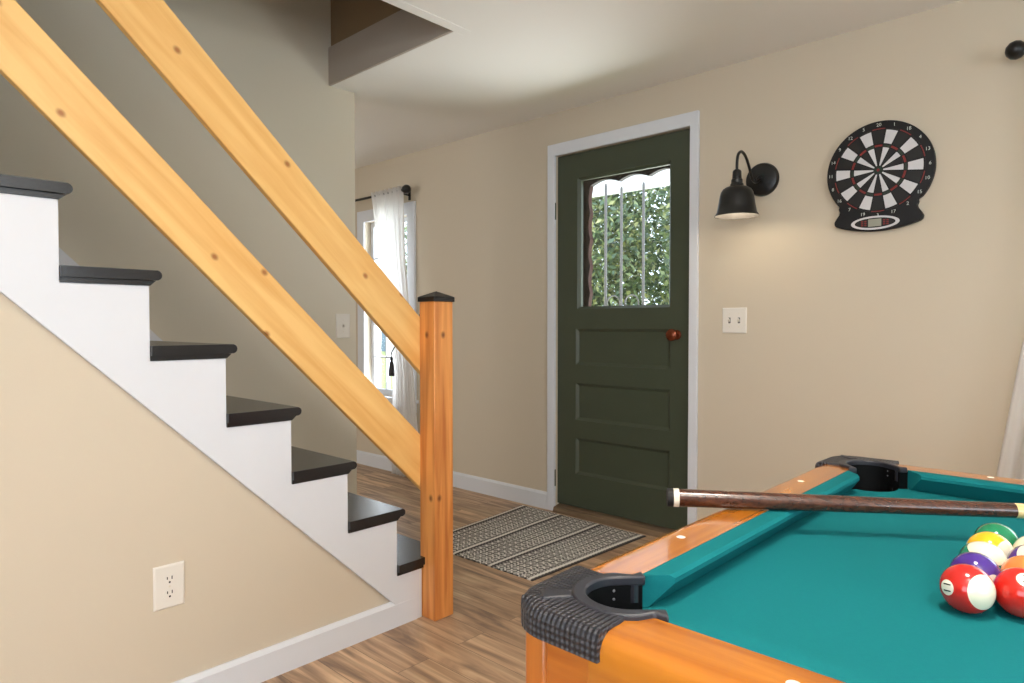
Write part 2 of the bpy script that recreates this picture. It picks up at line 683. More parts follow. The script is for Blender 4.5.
def board(ytop, ztop, vert, slope, off):
    """sloping board in the stair plane, modelled flat along x and turned so that its grain follows it"""
    ang = math.atan(slope)
    y_a, y_b = -1.75, 1.642
    za = ztop + slope * (ytop - y_a)
    zb_ = ztop + slope * (ytop - y_b)
    bm = B()
    prism(bm, [(y_a, za), (y_b, zb_), (y_b, zb_ - vert), (y_a, za - vert)], YZ, XP - .026, XP)
    o = link('rail_board', bm, M['pine'], rl, bevel=.003)
    # rotate mesh data so local x runs down the board
    mid = Vector((XP - .013, (y_a + y_b) / 2, (za + zb_ - vert) / 2))
    rot = Matrix(((0, math.cos(ang), -math.sin(ang)), (1, 0, 0), (0, -math.sin(ang), -math.cos(ang))))
    # rows: local axes in world: x along board, y across thickness, z normal
    ax = Vector((0, math.cos(ang), -math.sin(ang)))
    ay = Vector((1, 0, 0))
    az = ax.cross(ay)
    Mx = Matrix((ax, ay, az))            # world -> local
    lw = origin_of(rl)
    for v in o.data.vertices:
        v.co = Mx @ (v.co + lw - mid) + Vector((off, 0, 0))
    o.rotation_euler = Mx.transposed().to_euler()
    o.location = mid - lw - Mx.transposed() @ Vector((off, 0, 0))
    return o


board(1.562, .671, .197, .965, .9)
board(1.564, 1.100, .200, .962, 3.3)

# ------------------------------------------------------------------ door
d = bpy.data.objects.new('door_1', None)
COL.objects.link(d)
d.location = ((DX0 + DX1) / 2, YW, 0)
d['kind'] = 'structure'
d['label'] = 'dark green entry door with a window and three panels'
d['category'] = 'door'
yd = YW + .012                                 # room face of the slab
GX0, GX1, GZ0, GZ1 = -2.290, -1.708, 1.160, 1.890
PZ = [(.848, 1.050), (.537, .745), (.232, .436)]
x0, x1, z0, z1 = DX0 + .003, DX1 - .003, .046, DZ1 - .004
bm = B()
holes = [(GX0, GX1, GZ0, GZ1)] + [(-2.299, -1.705, a, b) for a, b in PZ]
wall_grid(bm, XZ, x0, x1, z0, z1, yd, yd + .040, holes)
# recessed panels with sloped moulding
for a, b in PZ:
    xa, xb, q, dp = -2.299, -1.705, .016, .013
    o_ = [(xa, a), (xb, a), (xb, b), (xa, b)]
    i_ = [(xa + q, a + q), (xb - q, a + q), (xb - q, b - q), (xa + q, b - q)]
    vo = [bm.verts.new((x, yd + .001, z)) for x, z in o_]
    vi = [bm.verts.new((x, yd + dp, z)) for x, z in i_]
    for i in range(4):
        j = (i + 1) % 4
        bm.faces.new((vo[i], vo[j], vi[j], vi[i]))
    bm.faces.new(vi)
# bevel moulding round the glass
xa, xb, a, b, q, dp = GX0, GX1, GZ0, GZ1, .014, .016
vo = [bm.verts.new((x, yd + .001, z)) for x, z in [(xa, a), (xb, a), (xb, b), (xa, b)]]
vi = [bm.verts.new((x, yd + dp, z)) for x, z in [(xa + q, a + q), (xb - q, a + q), (xb - q, b - q), (xa + q, b - q)]]
for i in range(4):
    j = (i + 1) % 4
    bm.faces.new((vo[i], vo[j], vi[j], vi[i]))
    w_ = [bm.verts.new(vi[i].co + Vector((0, .02, 0))), bm.verts.new(vi[j].co + Vector((0, .02, 0)))]
    bm.faces.new((vi[i], vi[j], w_[1], w_[0]))
link('door_slab', bm, M['door'], d, smooth=0)
bm = B()
box(bm, GX0 + .002, GX1 - .002, yd + .020, yd + .024, GZ0 + .002, GZ1 - .002)
link('door_glass', bm, M['glass'], d, smooth=0)
bm = B()
kc = (-1.668, yd, 1.022)
lathe(bm, [(0, 0), (.024, 0), (.024, .006), (.012, .010), (.011, .030), (.022, .036), (.030, .048), (.029, .060), (.018, .068), (0, .070)], kc, (0, -1, 0), 28)
ko = link('door_knob', bm, M['knob'], d)
ko['label'] = 'copper brown round door knob'
for z in (1.716, .19):
    bm = B()
    tube(bm, [(DX0 - .004, YW - .006, z - .045), (DX0 - .004, YW - .006, z + .045)], .007, 10)
    lathe(bm, [(0, 0), (.007, 0), (.005, .006), (0, .008)], (DX0 - .004, YW - .006, z + .045), (0, 0, 1), 10)
    link('hinge', bm, M['door'], d)

# white casing round the door
bm = B()
ox0, ox1, oz1, t = -2.484, -1.545, 2.097, .018
prism(bm, [(ox0, 0), (DX0, 0), (DX0, DZ1), (DX1, DZ1), (DX1, 0), (ox1, 0), (ox1, oz1), (ox0, oz1)], XZ, YW - t, YW)
struct('trim_3', bm, M['white'], 'white casing framing the green door', bevel=.003)
bm = B()
prism(bm, [(YW - .032, 0), (YW - .022, .028), (YW + .055, .044), (YW + .135, .044), (YW + .135, 0)], YZ, DX0 + .001, DX1 - .001)
struct('trim_4', bm, M['threshold'], 'brown wooden threshold under the green door', bevel=.002)

# scalloped wooden screen door outside the glass
sd = thing('screen_door', ((DX0 + DX1) / 2, YW + .11, .05), 'brown wooden screen door with scalloped edges seen through the door glass', 'screen door')
bm = B()
ys0, ys1 = YW + .095, YW + .125
n = 60
inner = []
for i in range(n + 1):                          # left edge, bottom to top
    z = .95 + (1.854 - .95) * i / n
    inner.append((-2.262 - .012 * abs(math.sin(math.pi * (z - .95) / .15)), z))
for i in range(1, n + 1):                       # top edge, scallops hanging
    x = -2.262 + (.562) * i / n
    inner.append((x, 1.854 + .024 * abs(math.sin(math.pi * (x + 2.262) / .187))))
pts = [(x, z) for x, z in inner] + [(-1.70, DZ1 - .01), (DX0 + .01, DZ1 - .01), (DX0 + .01, .95)]
prism(bm, pts, XZ, ys0, ys1)
for fc in bm.faces:
    c_ = fc.calc_center_median()
    if abs(fc.normal.y) < .5 and -2.29 < c_.x < -2.24 and c_.z < 1.85:
        fc.material_index = 1
M['rim'] = plain('red_brown_edge', lin(66, 28, 20), .8)
link('scalloped_frame', bm, [M['screenwood'], M['rim']], sd, smooth=0)
bm = B()
box(bm, -1.655, DX1 - .01, ys0, ys1, .06, DZ1 - .01)
box(bm, -1.70, -1.655, ys0, ys1, 1.95, DZ1 - .01)
link('stile', bm, M['screenwood'], sd, bevel=.002)
bm = B()
box(bm, DX0 + .01, -1.66, ys0, ys1, .06, .95)
link('lower_panel', bm, M['screenwood'], sd, bevel=.003)

# ------------------------------------------------------------------ hall window
wz0, wz1, wx0, wx1 = .545, 1.85, -4.30, -3.775
win = bpy.data.objects.new('window_1', None)
COL.objects.link(win)
win.location = ((wx0 + wx1) / 2, YW, wz0)
win['kind'] = 'structure'
win['label'] = 'white framed window behind the sheer curtain at the hall end'
win['category'] = 'window'
bm = B()
q = .085
prism(bm, [(wx0 - q, wz0), (wx0, wz0), (wx0, wz1), (wx1, wz1), (wx1, wz0), (wx1 + q, wz0), (wx1 + q, wz1 + q), (wx0 - q, wz1 + q)], XZ, YW - .018, YW)
link('window_casing', bm, M['white'], win, bevel=.003)
bm = B()
box(bm, wx0 - q - .02, wx1 + q + .02, YW - .045, YW + .03, wz0 - .025, wz0)
box(bm, wx0 - q, wx1 + q, YW - .016, YW, wz0 - .095, wz0 - .025)
link('window_sill', bm, M['white'], win, bevel=.003)
bm = B()
holes = []
nx, nz = 3, 5
ax0, ax1, az0, az1 = wx0 + .03, wx1 - .03, wz0 + .035, wz1 - .03
pw, ph = (ax1 - ax0) / nx, (az1 - az0) / nz
for i in range(nx):
    for j in range(nz):
        holes.append((ax0 + pw * i + .006, ax0 + pw * (i + 1) - .006, az0 + ph * j + .006 + (.012 if j == 3 else 0), az0 + ph * (j + 1) - .006))
wall_grid(bm, XZ, wx0, wx1, wz0, wz1, YW + .05, YW + .085, holes)
link('window_sash', bm, M['white'], win, smooth=0)
bm = B()
box(bm, wx0 + .01, wx1 - .01, YW + .065, YW + .069, wz0 + .01, wz1 - .01)
link('window_pane', bm, M['glass'], win, smooth=0)

# right-hand window behind its curtain
win2 = bpy.data.objects.new('window_2', None)
COL.objects.link(win2)
win2.location = (.55, YW, .75)
win2['kind'] = 'structure'
bm = B()
q = .085
prism(bm, [(-.10 - q, .75 - q), (1.2 + q, .75 - q), (1.2 + q, 1.9 + q), (-.10 - q, 1.9 + q), (-.10 - q, .75), (-.10, .75), (-.10, 1.9), (1.2, 1.9), (1.2, .75), (-.10 - q, .75)], XZ, YW - .018, YW)
bm.free()
bm = B()
wall_grid(bm, XZ, -.10 - q, 1.2 + q, .75 - q, 1.9 + q, YW - .018, YW - .0005, [(-.10, 1.2, .75, 1.9)])
link('window_casing', bm, M['white'], win2, smooth=0)
bm = B()
wall_grid(bm, XZ, -.10, 1.2, .75, 1.9, YW + .05, YW + .085, [(-.06, .53, .79, 1.86), (.57, 1.16, .79, 1.86)])
link('window_sash', bm, M['white'], win2, smooth=0)
bm = B()
box(bm, -.09, 1.19, YW + .065, YW + .069, .76, 1.89)
link('window_pane', bm, M['glass'], win2, smooth=0)


def rod(name, xa, xb, end, z, label, yr=YW - .085, fr=.032):
    t = thing(name, ((xa + xb) / 2, yr, z), label, 'curtain rod')
    bm = B()
    tube(bm, [(xa, yr, z), (xb, yr, z)], .009, 14)
    link('rod_bar', bm, M['black'], t)
    s = 1 if end == xb else -1
    bm = B()
    lathe(bm, [(.009, -.008), (.014, -.006), (.014, 0), (.011, .004), (fr * .55, .008), (fr * .9, .02), (fr, .034), (fr * .88, .05), (fr * .5, .062), (0, .066)],
          (end, yr, z), (s, 0, 0), 24)
    link('finial', bm, M['black'], t)
    for xb_ in (end - s * .035,):
        bm = B()
        tube(bm, [(xb_, yr, z - .004), (xb_, yr + .02, z - .018), (xb_, YW - .004, z - .022)], .006, 10)
        box(bm, xb_ - .010, xb_ + .010, YW - .006, YW, z - .055, z + .02)
        link('bracket', bm, M['black'], t)
    return t


rod('curtain_rod', -4.75, -3.725, -3.725, 2.005, 'black curtain rod with ball finial above the hall window')
rod('curtain_rod', -.345 + .06, 1.5, -.285, 2.020, 'black curtain rod with ball finial beside the dartboard at the frame edge')


def curtain(name, left, right, ztop, zbot, yc, label, folds=7, amp=.018, nz=46, nu=110):
    """gathered sheer; left(z), right(z) are its edges"""
    bm = B()
    rows = []
    for j in range(nz + 1):
        z = ztop + (zbot - ztop) * j / nz
        a, b = left(z), right(z)
        row = []
        for i in range(nu + 1):
            s = i / nu
            x = a + (b - a) * s
            ph = 2 * math.pi * folds * s
            k = amp * (1 + .3 * math.sin(3 * s + 2 * z))
            y = yc - k * (.7 * math.sin(ph + .5 * math.sin(2 * z)) + .3 * math.sin(2.3 * ph + z))
            row.append(bm.verts.new((x, y, z)))
        rows.append(row)
    for A, Bq in zip(rows, rows[1:]):
        for i in range(nu):
            bm.faces.new((A[i], A[i + 1], Bq[i + 1], Bq[i]))
    o = link(name, bm, M['sheer'], loc=((left(zbot) + right(zbot)) / 2, yc, zbot), smooth=180)
    sm = o.modifiers.new('thickness', 'SOLIDIFY')
    sm.thickness = .0008
    return tag(o, label, 'curtain')


def lerp_tab(tab):
    def f(z):
        t = sorted(tab)
        if z <= t[0][0]:
            return t[0][1]
        for (a, x), (b, y) in zip(t, t[1:]):
            if z <= b:
                s = (z - a) / (b - a)
                return x + (y - x) * s
        return t[-1][1]
    return f


curtain('sheer_curtain', lerp_tab([(2.03, -4.085), (1.54, -3.985), (1.0, -3.87), (.78, -3.81), (.03, -3.84)]),
        lerp_tab([(2.03, -3.72), (1.54, -3.70), (1.1, -3.64), (.78, -3.62), (.03, -3.53)]), 2.03, .02, 2.885,
        'white sheer curtain hanging at the hall window behind the railing')
curtain('sheer_curtain', lerp_tab([(2.05, -.22), (1.3, -.235), (1.0, -.285), (.53, -.352), (.03, -.40)]),
        lerp_tab([(2.05, .30), (.03, .30)]), 2.05, .02, 2.885,
        'white sheer curtain at the right edge beyond the pool table', folds=9)
# tassel tie-back
ts = thing('curtain_tassel', (-3.80, 2.845, .95), 'dark tassel tieback hanging at the hall curtain', 'tassel')
bm = B()
tube(bm, spline([(-3.60, YW - .006, 1.139), (-3.64, 2.86, 1.05), (-3.74, 2.838, .93), (-3.79, 2.838, .87), (-3.79, 2.84, .845)], 5), .004, 8)
link('cord', bm, M['slot'], ts)
bm = B()
lathe(bm, [(0, 0), (.010, -.004), (.012, -.020), (.008, -.028), (.014, -.045), (.020, -.09), (.022, -.135), (0, -.135)], (-3.79, 2.84, .85), (0, 0, 1), 14)
link('tassel_skirt', bm, M['slot'], ts)
bm = B()
lathe(bm, [(0, 0), (.012, 0), (.012, .006), (.004, .012), (.004, .03), (.011, .034), (.011, .042), (0, .046)], (-3.60, YW, 1.139), (0, -1, 0), 14)
link('wall_hook', bm, M['black'], ts)

# ------------------------------------------------------------------ outdoors
GREENS = [lin(*c) for c in ((92, 112, 74), (124, 144, 100), (158, 172, 122), (104, 126, 104), (184, 186, 132), (78, 96, 70))]


def leaf_mat():
    m, N, L, p = new_mat('leaves')
    g = N.new('ShaderNodeNewGeometry')
    cr = N.new('ShaderNodeValToRGB')
    cr.color_ramp.interpolation = 'CONSTANT'
    e = cr.color_ramp.elements
    e[0].position, e[0].color = 0, GREENS[0]
    e[1].position, e[1].color = 1 / 6, GREENS[1]
    for i in range(2, 6):
        k = e.new(i / 6)
        k.color = GREENS[i]
    L.new(g.outputs['Random Per Island'], cr.inputs[0])
    L.new(cr.outputs[0], p.inputs['Base Color'])
    p.inputs['Roughness'].default_value = .45
    return m


M['leaf'] = leaf_mat()
M['bark'] = plain('bark', lin(96, 80, 66), .9, noise=.2, nscale=20)
M['grass'] = plain('lawn', lin(172, 180, 116), .9, noise=.25, nscale=3)
M['drive'] = plain('grey_blue_paint', lin(120, 140, 160), .4)
M['stone'] = plain('pale_gravel', lin(206, 202, 190), .9, noise=.1, nscale=30)
bm = B()
box(bm, -60, 14, YW + .14, 50, -.5, -.1)
struct('ground_outside', bm, M['grass'], 'pale green lawn outside the windows', smooth=0)


def tree(cx, cy, r, h0, h1, n, label, seed, name='leafy_tree'):
    rnd = random.Random(seed)
    t = thing(name, (cx, cy, -.1), label, 'tree', 'trees outside the door')
    bm = B()
    pts = [(cx, cy, -.1), (cx + .05, cy, h0 * .6 + .3), (cx - .04, cy + .05, (h0 + h1) / 2)]
    tube(bm, spline(pts, 5), .07, 8)
    link('trunk', bm, M['bark'], t)
    bm = B()
    for i in range(n):
        # blobs of foliage
        while True:
            p = Vector((rnd.uniform(-1, 1), rnd.uniform(-1, 1), rnd.uniform(-1, 1)))
            if .35 < p.length < 1:
                break
        p = Vector((cx + p.x * r, cy + p.y * r * .7, (h0 + h1) / 2 + p.z * (h1 - h0) / 2))
        nrm = Vector((rnd.gauss(0, 1), rnd.gauss(-.4, 1), rnd.gauss(.5, 1))).normalized()
        u = nrm.orthogonal().normalized()
        u = (Matrix.Rotation(rnd.uniform(0, 6.28), 3, nrm) @ u)
        v = nrm.cross(u)
        s = rnd.uniform(.03, .065) * max(1, r / 1.3)
        q = [p - u * s, p - v * s * .45, p + u * s, p + v * s * .45]
        bm.faces.new([bm.verts.new(x) for x in q])
    link('crown', bm, M['leaf'], t, smooth=0, props={'kind': 'stuff'})
    return t


tree(-5.45, 7.3, .95, .2, 3.7, 15000, 'olive green leafy tree filling the left of the door glass', 1)
tree(-3.35, 7.5, .98, .1, 3.8, 15000, 'pale green leafy tree filling the right of the door glass', 2)
tree(-7.9, 9.2, 1.2, .3, 3.8, 9000, 'leafy tree at the left end of the row behind the door glass', 3)
tree(-4.9, 9.6, 1.5, .3, 4.4, 14000, 'leafy tree in the gap behind the two front trees outside the door', 4)
tree(-33, 27, 4.5, 2.5, 9.5, 3000, 'leafy tree seen beyond the hall window', 5)

# porch beam across the top of the view
pb = thing('porch_beam', (-3.2, 5.05, -.1), 'white porch beam crossing above the trees seen through the door glass', 'porch')
bm = B()
box(bm, -5.6, -1.2, 5.0, 5.1, 2.255, 2.75)
link('beam', bm, M['white'], pb, bevel=.004)
for x in (-5.55, -1.25):
    bm = B()
    box(bm, x - .05, x + .05, 5.0, 5.1, -.1, 2.255)
    link('post', bm, M['white'], pb, bevel=.004)
# iron trellis
tr = thing('iron_trellis', (-2.65, 4.0, -.1), 'grey iron trellis with upright bars standing outside the door glass', 'trellis')
for x, z in ((-2.802, 2.085), (-2.669, 2.045), (-2.489, 2.05)):
    bm = B()
    tube(bm, [(x, 4, -.1), (x, 4, z - .02), (x, 4, z)], [.010, .010, .006], 10)
    link('upright_bar', bm, M['bar'], tr)
for z in (.95, 1.16):
    bm = B()
    box(bm, -2.84, -2.45, 3.99, 4.01, z - .008, z + .008)
    link('cross_bar', bm, M['bar'], tr)
for x in (-2.735, -2.58):
    bm = B()
    tube(bm, [(x + .055 * math.cos(t), 4, 1.225 + .055 * math.sin(t)) for t in [2 * math.pi * i / 28 for i in range(29)]], .005, 8)
    link('scroll_ring', bm, M['bar'], tr)
sh_ = thing('garden_shed', (-24, 18, -.1), 'blue grey shed seen through the hall window', 'shed')
bm = B()
box(bm, -26.5, -21.5, 18, 21, -.1, 2.3)
link('shed_wall', bm, M['drive'], sh_, smooth=0)
bm = B()
prism(bm, [(17.8, 2.3), (21.2, 2.3), (19.5, 3.3)], YZ, -26.8, -21.2)
link('shed_roof', bm, M['bar'], sh_, smooth=0)

# ------------------------------------------------------------------ rug
def rug_mat():
    m, N, L, p = new_mat('woven_rug')
    tc = N.new('ShaderNodeTexCoord')
    sp = N.new('ShaderNodeSeparateXYZ')
    L.new(tc.outputs['UV'], sp.inputs[0])

    def math_(op, a, b=None, c=None):
        n = N.new('ShaderNodeMath')
        n.operation = op
        for i, x in enumerate((a, b, c)):
            if x is None:
                continue
            if isinstance(x, (int, float)):
                n.inputs[i].default_value = x
            else:
                L.new(x, n.inputs[i])
        return n.outputs[0]
    u, v = sp.outputs[0], sp.outputs[1]       # metres across, along
    per = .255
    f = math_('FRACT', math_('DIVIDE', math_('ADD', u, .0), per))      # 0..1 in a band
    cream, grey, dark, mid = lin(242, 236, 226), lin(184, 177, 170), lin(50, 46, 44), lin(136, 129, 123)

    def mix(fac, a, b):
        n = N.new('ShaderNodeMix')
        n.data_type = 'RGBA'
        L.new(fac, n.inputs[0])
        for i, x in ((6, a), (7, b)):
            if isinstance(x, tuple):
                n.inputs[i].default_value = x
            else:
                L.new(x, n.inputs[i])
        return n.outputs[2]

    def band(a, b):
        return math_('MULTIPLY', math_('GREATER_THAN', f, a), math_('LESS_THAN', f, b))
    # broken weave: diagonal crosses
    a1 = math_('PINGPONG', math_('MULTIPLY', u, 1.0), .021)
    a2 = math_('PINGPONG', v, .021)
    dia = math_('ABSOLUTE', math_('SUBTRACT', a1, a2))
    lines = math_('LESS_THAN', dia, .0058)
    dots = math_('LESS_THAN', math_('ADD', a1, a2), .010)
    dash = math_('LESS_THAN', math_('PINGPONG', v, .011), .0045)
    base = mix(lines, mid, cream)
    base = mix(math_('MULTIPLY', lines, dash), base, grey)
    base = mix(dots, base, dark)
    nz = N.new('ShaderNodeTexNoise')
    nz.inputs['Scale'].default_value = 260
    L.new(tc.outputs['UV'], nz.inputs['Vector'])
    # stripes
    base = mix(band(.0, .20), base, mix(dash, dark, grey))
    base = mix(band(.02, .085), base, cream)
    base = mix(band(.10, .150), base, dark)
    base = mix(band(.36, .40), base, mix(dash, dark, cream))
    base = mix(band(.80, .84), base, mix(dash, dark, cream))
    base = mix(math_('MULTIPLY', nz.outputs['Fac'], .22), base, mid)
    L.new(base, p.inputs['Base Color'])
    p.inputs['Roughness'].default_value = .95
    b = N.new('ShaderNodeBump')
    b.inputs['Strength'].default_value = .6
    b.inputs['Distance'].default_value = .003
    L.new(nz.outputs['Fac'], b.inputs['Height'])
    L.new(b.outputs['Normal'], p.inputs['Normal'])
    return m


M['rug'] = rug_mat()
bm = B()
BL, BR, TR, TL = Vector((-2.555, 2.078, 0)), Vector((-1.826, 2.086, 0)), Vector((-1.796, 2.925, 0)), Vector((-2.640, 2.925, 0))
uvl = bm.loops.layers.uv.new('UVMap')
n, m_ = 40, 40
grid = []
for i in range(n + 1):
    row = []
    for j in range(m_ + 1):
        s, t = i / n, j / m_
        p = (BL * (1 - s) + BR * s) * (1 - t) + (TL * (1 - s) + TR * s) * t
        z = .007 + .0012 * math.sin(9 * s + 2 * t) * math.sin(7 * t)
        e = min(s, 1 - s, t, 1 - t)
        if e < .02:
            z *= .75
        row.append((bm.verts.new((p.x, p.y, z)), bm.verts.new((p.x, p.y, .001)), (s * .80, t * .86)))
    grid.append(row)
for i in range(n):
    for j in range(m_):
        q = [grid[i][j], grid[i + 1][j], grid[i + 1][j + 1], grid[i][j + 1]]
        for k in (0, 1):
            f = bm.faces.new([x[k] for x in (q if k == 0 else q[::-1])])
            for lp, x in zip(f.loops, (q if k == 0 else q[::-1])):
                lp[uvl].uv = x[2]
edge = [grid[i][0] for i in range(n)] + [grid[n][j] for j in range(m_)] + [grid[n - i][m_] for i in range(n)] + [grid[0][m_ - j] for j in range(m_)]
for i in range(len(edge)):
    a, b = edge[i], edge[(i + 1) % len(edge)]
    f = bm.faces.new((a[0], a[1], b[1], b[0]))
    for lp, x in zip(f.loops, (a, a, b, b)):
        lp[uvl].uv = x[2]
o = link('doormat_rug', bm, M['rug'], loc=(-2.2, 2.5, 0), smooth=40)
tag(o, 'grey and cream striped woven rug in front of the green door', 'rug')

# ------------------------------------------------------------------ wall plates
def plate(name, centre, normal, wd, ht, label, cat, toggles=0, outlets=0):
    n = Vector(normal)
    up = Vector((0, 0, 1))
    rt = up.cross(n)
    c = Vector(centre)
    t = thing(name, centre, label, cat)
    P = lambda x, z, d_: c + rt * x + up * z + n * d_

    def slab(x0, x1, z0, z1, d0, d1, inset):
        bm = B()
        o_ = [(x0, z0), (x1, z0), (x1, z1), (x0, z1)]
        i_ = [(x0 + inset, z0 + inset), (x1 - inset, z0 + inset), (x1 - inset, z1 - inset), (x0 + inset, z1 - inset)]
        a = [bm.verts.new(P(x, z, d0)) for x, z in o_]
        b = [bm.verts.new(P(x, z, d1 - (d1 - d0) * .4)) for x, z in o_]
        e = [bm.verts.new(P(x, z, d1)) for x, z in i_]
        bm.faces.new(a[::-1])
        bm.faces.new(e)
        for A, Bq in ((a, b), (b, e)):
            for i in range(4):
                j = (i + 1) % 4
                bm.faces.new((A[i], A[j], Bq[j], Bq[i]))
        return bm
    link('face_plate', slab(-wd / 2, wd / 2, -ht / 2, ht / 2, 0, .006, .004), M['plate'], t, smooth=20)
    for k in range(toggles):
        x = (k - (toggles - 1) / 2) * .046
        sl = link('toggle_slot', slab(x - .0055, x + .0055, -.013, .013, .005, .0068, .0005), M['slot'] if toggles > 1 else M['plate'], t, smooth=20)
        bm = B()
        prism(bm, [(-.009, .006), (.002, .006), (.010, .017), (.003, .018)], lambda a, d_, s: P(s, a, d_), x - .0035, x + .0035)
        link('toggle', bm, M['plate'], sl, smooth=20)
        for z in (-.030, .030):
            bm = B()
            lathe(bm, [(0, 0), (.0028, 0), (.0026, .001), (0, .0014)], P(x, z, .0058), n, 10)
            link('screw', bm, M['ivory'], t)
    for z in ((-.0195, .0195) if outlets else ()):
        bm = B()
        pts = arc((0, 0), .0165, -40, 40, 8) + arc((0, 0), .0165, 140, 220, 8)
        prism(bm, [(x * 1.0, y * 1.0) for x, y in pts], lambda a, b, s: P(a, z + b, s), .005, .0075)
        rc = link('receptacle', bm, M['plate'], t, smooth=20)
        for x, h in ((-.006, .0035), (.006, .0045)):
            bm = B()
            prism(bm, [(x - .0013, -h + .004), (x + .0013, -h + .004), (x + .0013, h + .004), (x - .0013, h + .004)], lambda a, b, s: P(a, z + b, s), .0070, .0078)
            link('slot', bm, M['slot'], rc, smooth=0)
        bm = B()
        prism(bm, arc((0, -.0075), .0028, 0, 330, 11), lambda a, b, s: P(a, z + b, s), .0070, .0078)
        link('ground_hole', bm, M['slot'], rc, smooth=0)
    if outlets:
        bm = B()
        lathe(bm, [(0, 0), (.0028, 0), (.0026, .001), (0, .0014)], P(0, 0, .0058), n, 10)
        link('screw', bm, M['ivory'], t)
    return t


plate('light_switch', (-1.364, YW, 1.092), (0, -1, 0), .116, .118, 'white double light switch right of the green door', 'light switch', toggles=2)
plate('light_switch', (XST, 1.932, 1.066), (1, 0, 0), .082, .125, 'white single light switch on the wall behind the stairs', 'light switch', toggles=1)
plate('power_outlet', (XP, .686, .361), (1, 0, 0), .080, .118, 'white double power outlet on the beige wall below the stairs', 'power outlet', outlets=1)

# ------------------------------------------------------------------ wall lamp
XS_ = -1.237
lp = thing('wall_lamp', (XS_, YW, 1.722), 'black gooseneck barn wall lamp between the door and dartboard', 'wall lamp')
bm = B()
lathe(bm, [(0, 0), (.074, 0), (.074, .012), (.069, .021), (.050, .027), (.018, .030), (.014, .036), (0, .036)], (XS_, YW, 1.722), (0, -1, 0), 48)
link('wall_plate', bm, M['black'], lp)
bm = B()
YS = 2.716
path = spline([(XS_, 2.955, 1.722), (XS_, 2.905, 1.700), (XS_, 2.868, 1.708), (XS_, 2.838, 1.752), (XS_, 2.800, 1.792), (XS_, 2.760, 1.806), (XS_, 2.728, 1.790), (XS_, YS, 1.755), (XS_, YS, 1.70)], 6)
tube(bm, path, .0062, 12)
link('gooseneck_arm', bm, M['black'], lp)
bm = B()
lathe(bm, [(.007, .190), (.014, .186), (.018, .180), (.019, .150), (.023, .146), (.023, .132), (.027, .127), (.028, .118)], (XS_, YS, 1.535), (0, 0, 1), 32)
link('socket_cup', bm, M['black'], lp)
bm = B()
prof = [(.026, .122), (.044, .119), (.057, .111), (.065, .098), (.070, .078), (.075, .045), (.081, .014), (.089, .002), (.0905, -.002)]
lathe(bm, prof, (XS_, YS, 1.530), (0, 0, 1), 48)
sh = link('lamp_shade', bm, [M['black']], lp, smooth=50)
M['shade_in'] = plain('shade_inside', lin(88, 86, 84), .5)
sm = sh.modifiers.new('thickness', 'SOLIDIFY')
sm.thickness = .0016
sm.offset = -1
sh.data.materials.append(M['shade_in'])
sm.material_offset = 1
m, N, L, p = new_mat('lamp_bulb_glow')
p.inputs['Base Color'].default_value = (1, .9, .75, 1)
p.inputs['Emission Color'].default_value = (1, .82, .58, 1)
p.inputs['Emission Strength'].default_value = 1.2
bm = B()
lathe(bm, [(.010, .098), (.013, .088), (.022, .072), (.027, .054), (.025, .038), (.015, .026), (0, .022)], (XS_, YS, 1.530), (0, 0, 1), 24)
link('bulb', bm, m, lp)
pl_ = bpy.data.lights.new('wall_lamp_light', 'POINT')
pl_.energy = 1.3
pl_.color = (1, .84, .62)
pl_.shadow_soft_size = .02
po = bpy.data.objects.new('wall_lamp_light', pl_)
COL.objects.link(po)
po.location = (XS_, YS, 1.538)

# ------------------------------------------------------------------ dartboard
DC = Vector((-.760, YW, 1.686))
db = thing('dartboard', DC, 'black electronic dartboard with white wedges hanging on the beige wall', 'dartboard')
DR = .1945
dp = lambda x, z, d_: Vector((DC.x + x, YW - d_, DC.z + z))
outl = arc((0, 0), DR, 222, -42, 70)
x_, z_ = outl[-1]
outl += [(.148, -.140), (.143, -.152), (.146, -.163), (.158, -.180), (.164, -.192), (.163, -.204), (.155, -.212)]
outl = [(x - .007 if x > .14 and z < -.13 else x, z) for x, z in outl]
outl += [(.148 - .305 * i / 20, -.212 - .028 * (1 - ((i - 10) / 10) ** 2)) for i in range(1, 20)]
outl += [(-.155, -.212), (-.163, -.204), (-.164, -.192), (-.158, -.180), (-.146, -.163), (-.143, -.152), (-.148, -.140)]
M['dbody'] = plain('dartboard_plastic', lin(17, 17, 20), .5, .35, noise=.08, nscale=60)
bm = B()
prism(bm, outl, lambda a, b, s: dp(a, b, s), .001, .028)
link('board_body', bm, M['dbody'], db, bevel=.004)
M['dwhite'] = plain('segment_white', lin(214, 212, 214), .5)
M['dblack'] = plain('segment_black', lin(10, 10, 11), .5)
M['dred'] = plain('segment_red', lin(128, 36, 32), .5)
M['dgreen'] = plain('segment_green', lin(34, 50, 38), .5)
M['dnum'] = plain('number_white', lin(214, 220, 214), .5)
bm = B()


def wedge(r0, r1, a0, a1, d_, mi, n=3):
    A = [bm.verts.new(dp(r0 * math.sin(R(a0 + (a1 - a0) * i / n)), r0 * math.cos(R(a0 + (a1 - a0) * i / n)), d_)) for i in range(n + 1)]
    Bq = [bm.verts.new(dp(r1 * math.sin(R(a0 + (a1 - a0) * i / n)), r1 * math.cos(R(a0 + (a1 - a0) * i / n)), d_)) for i in range(n + 1)]
    for i in range(n):
        bm.faces.new((A[i], A[i + 1], Bq[i + 1], Bq[i])).material_index = mi
    # short side walls so the segments stand proud
    lo = lambda v: bm.verts.new(v.co + Vector((0, .002, 0)))
    for ring in (A, Bq):
        q = [lo(v) for v in ring]
        for i in range(n):
            bm.faces.new((ring[i], ring[i + 1], q[i + 1], q[i])).material_index = mi


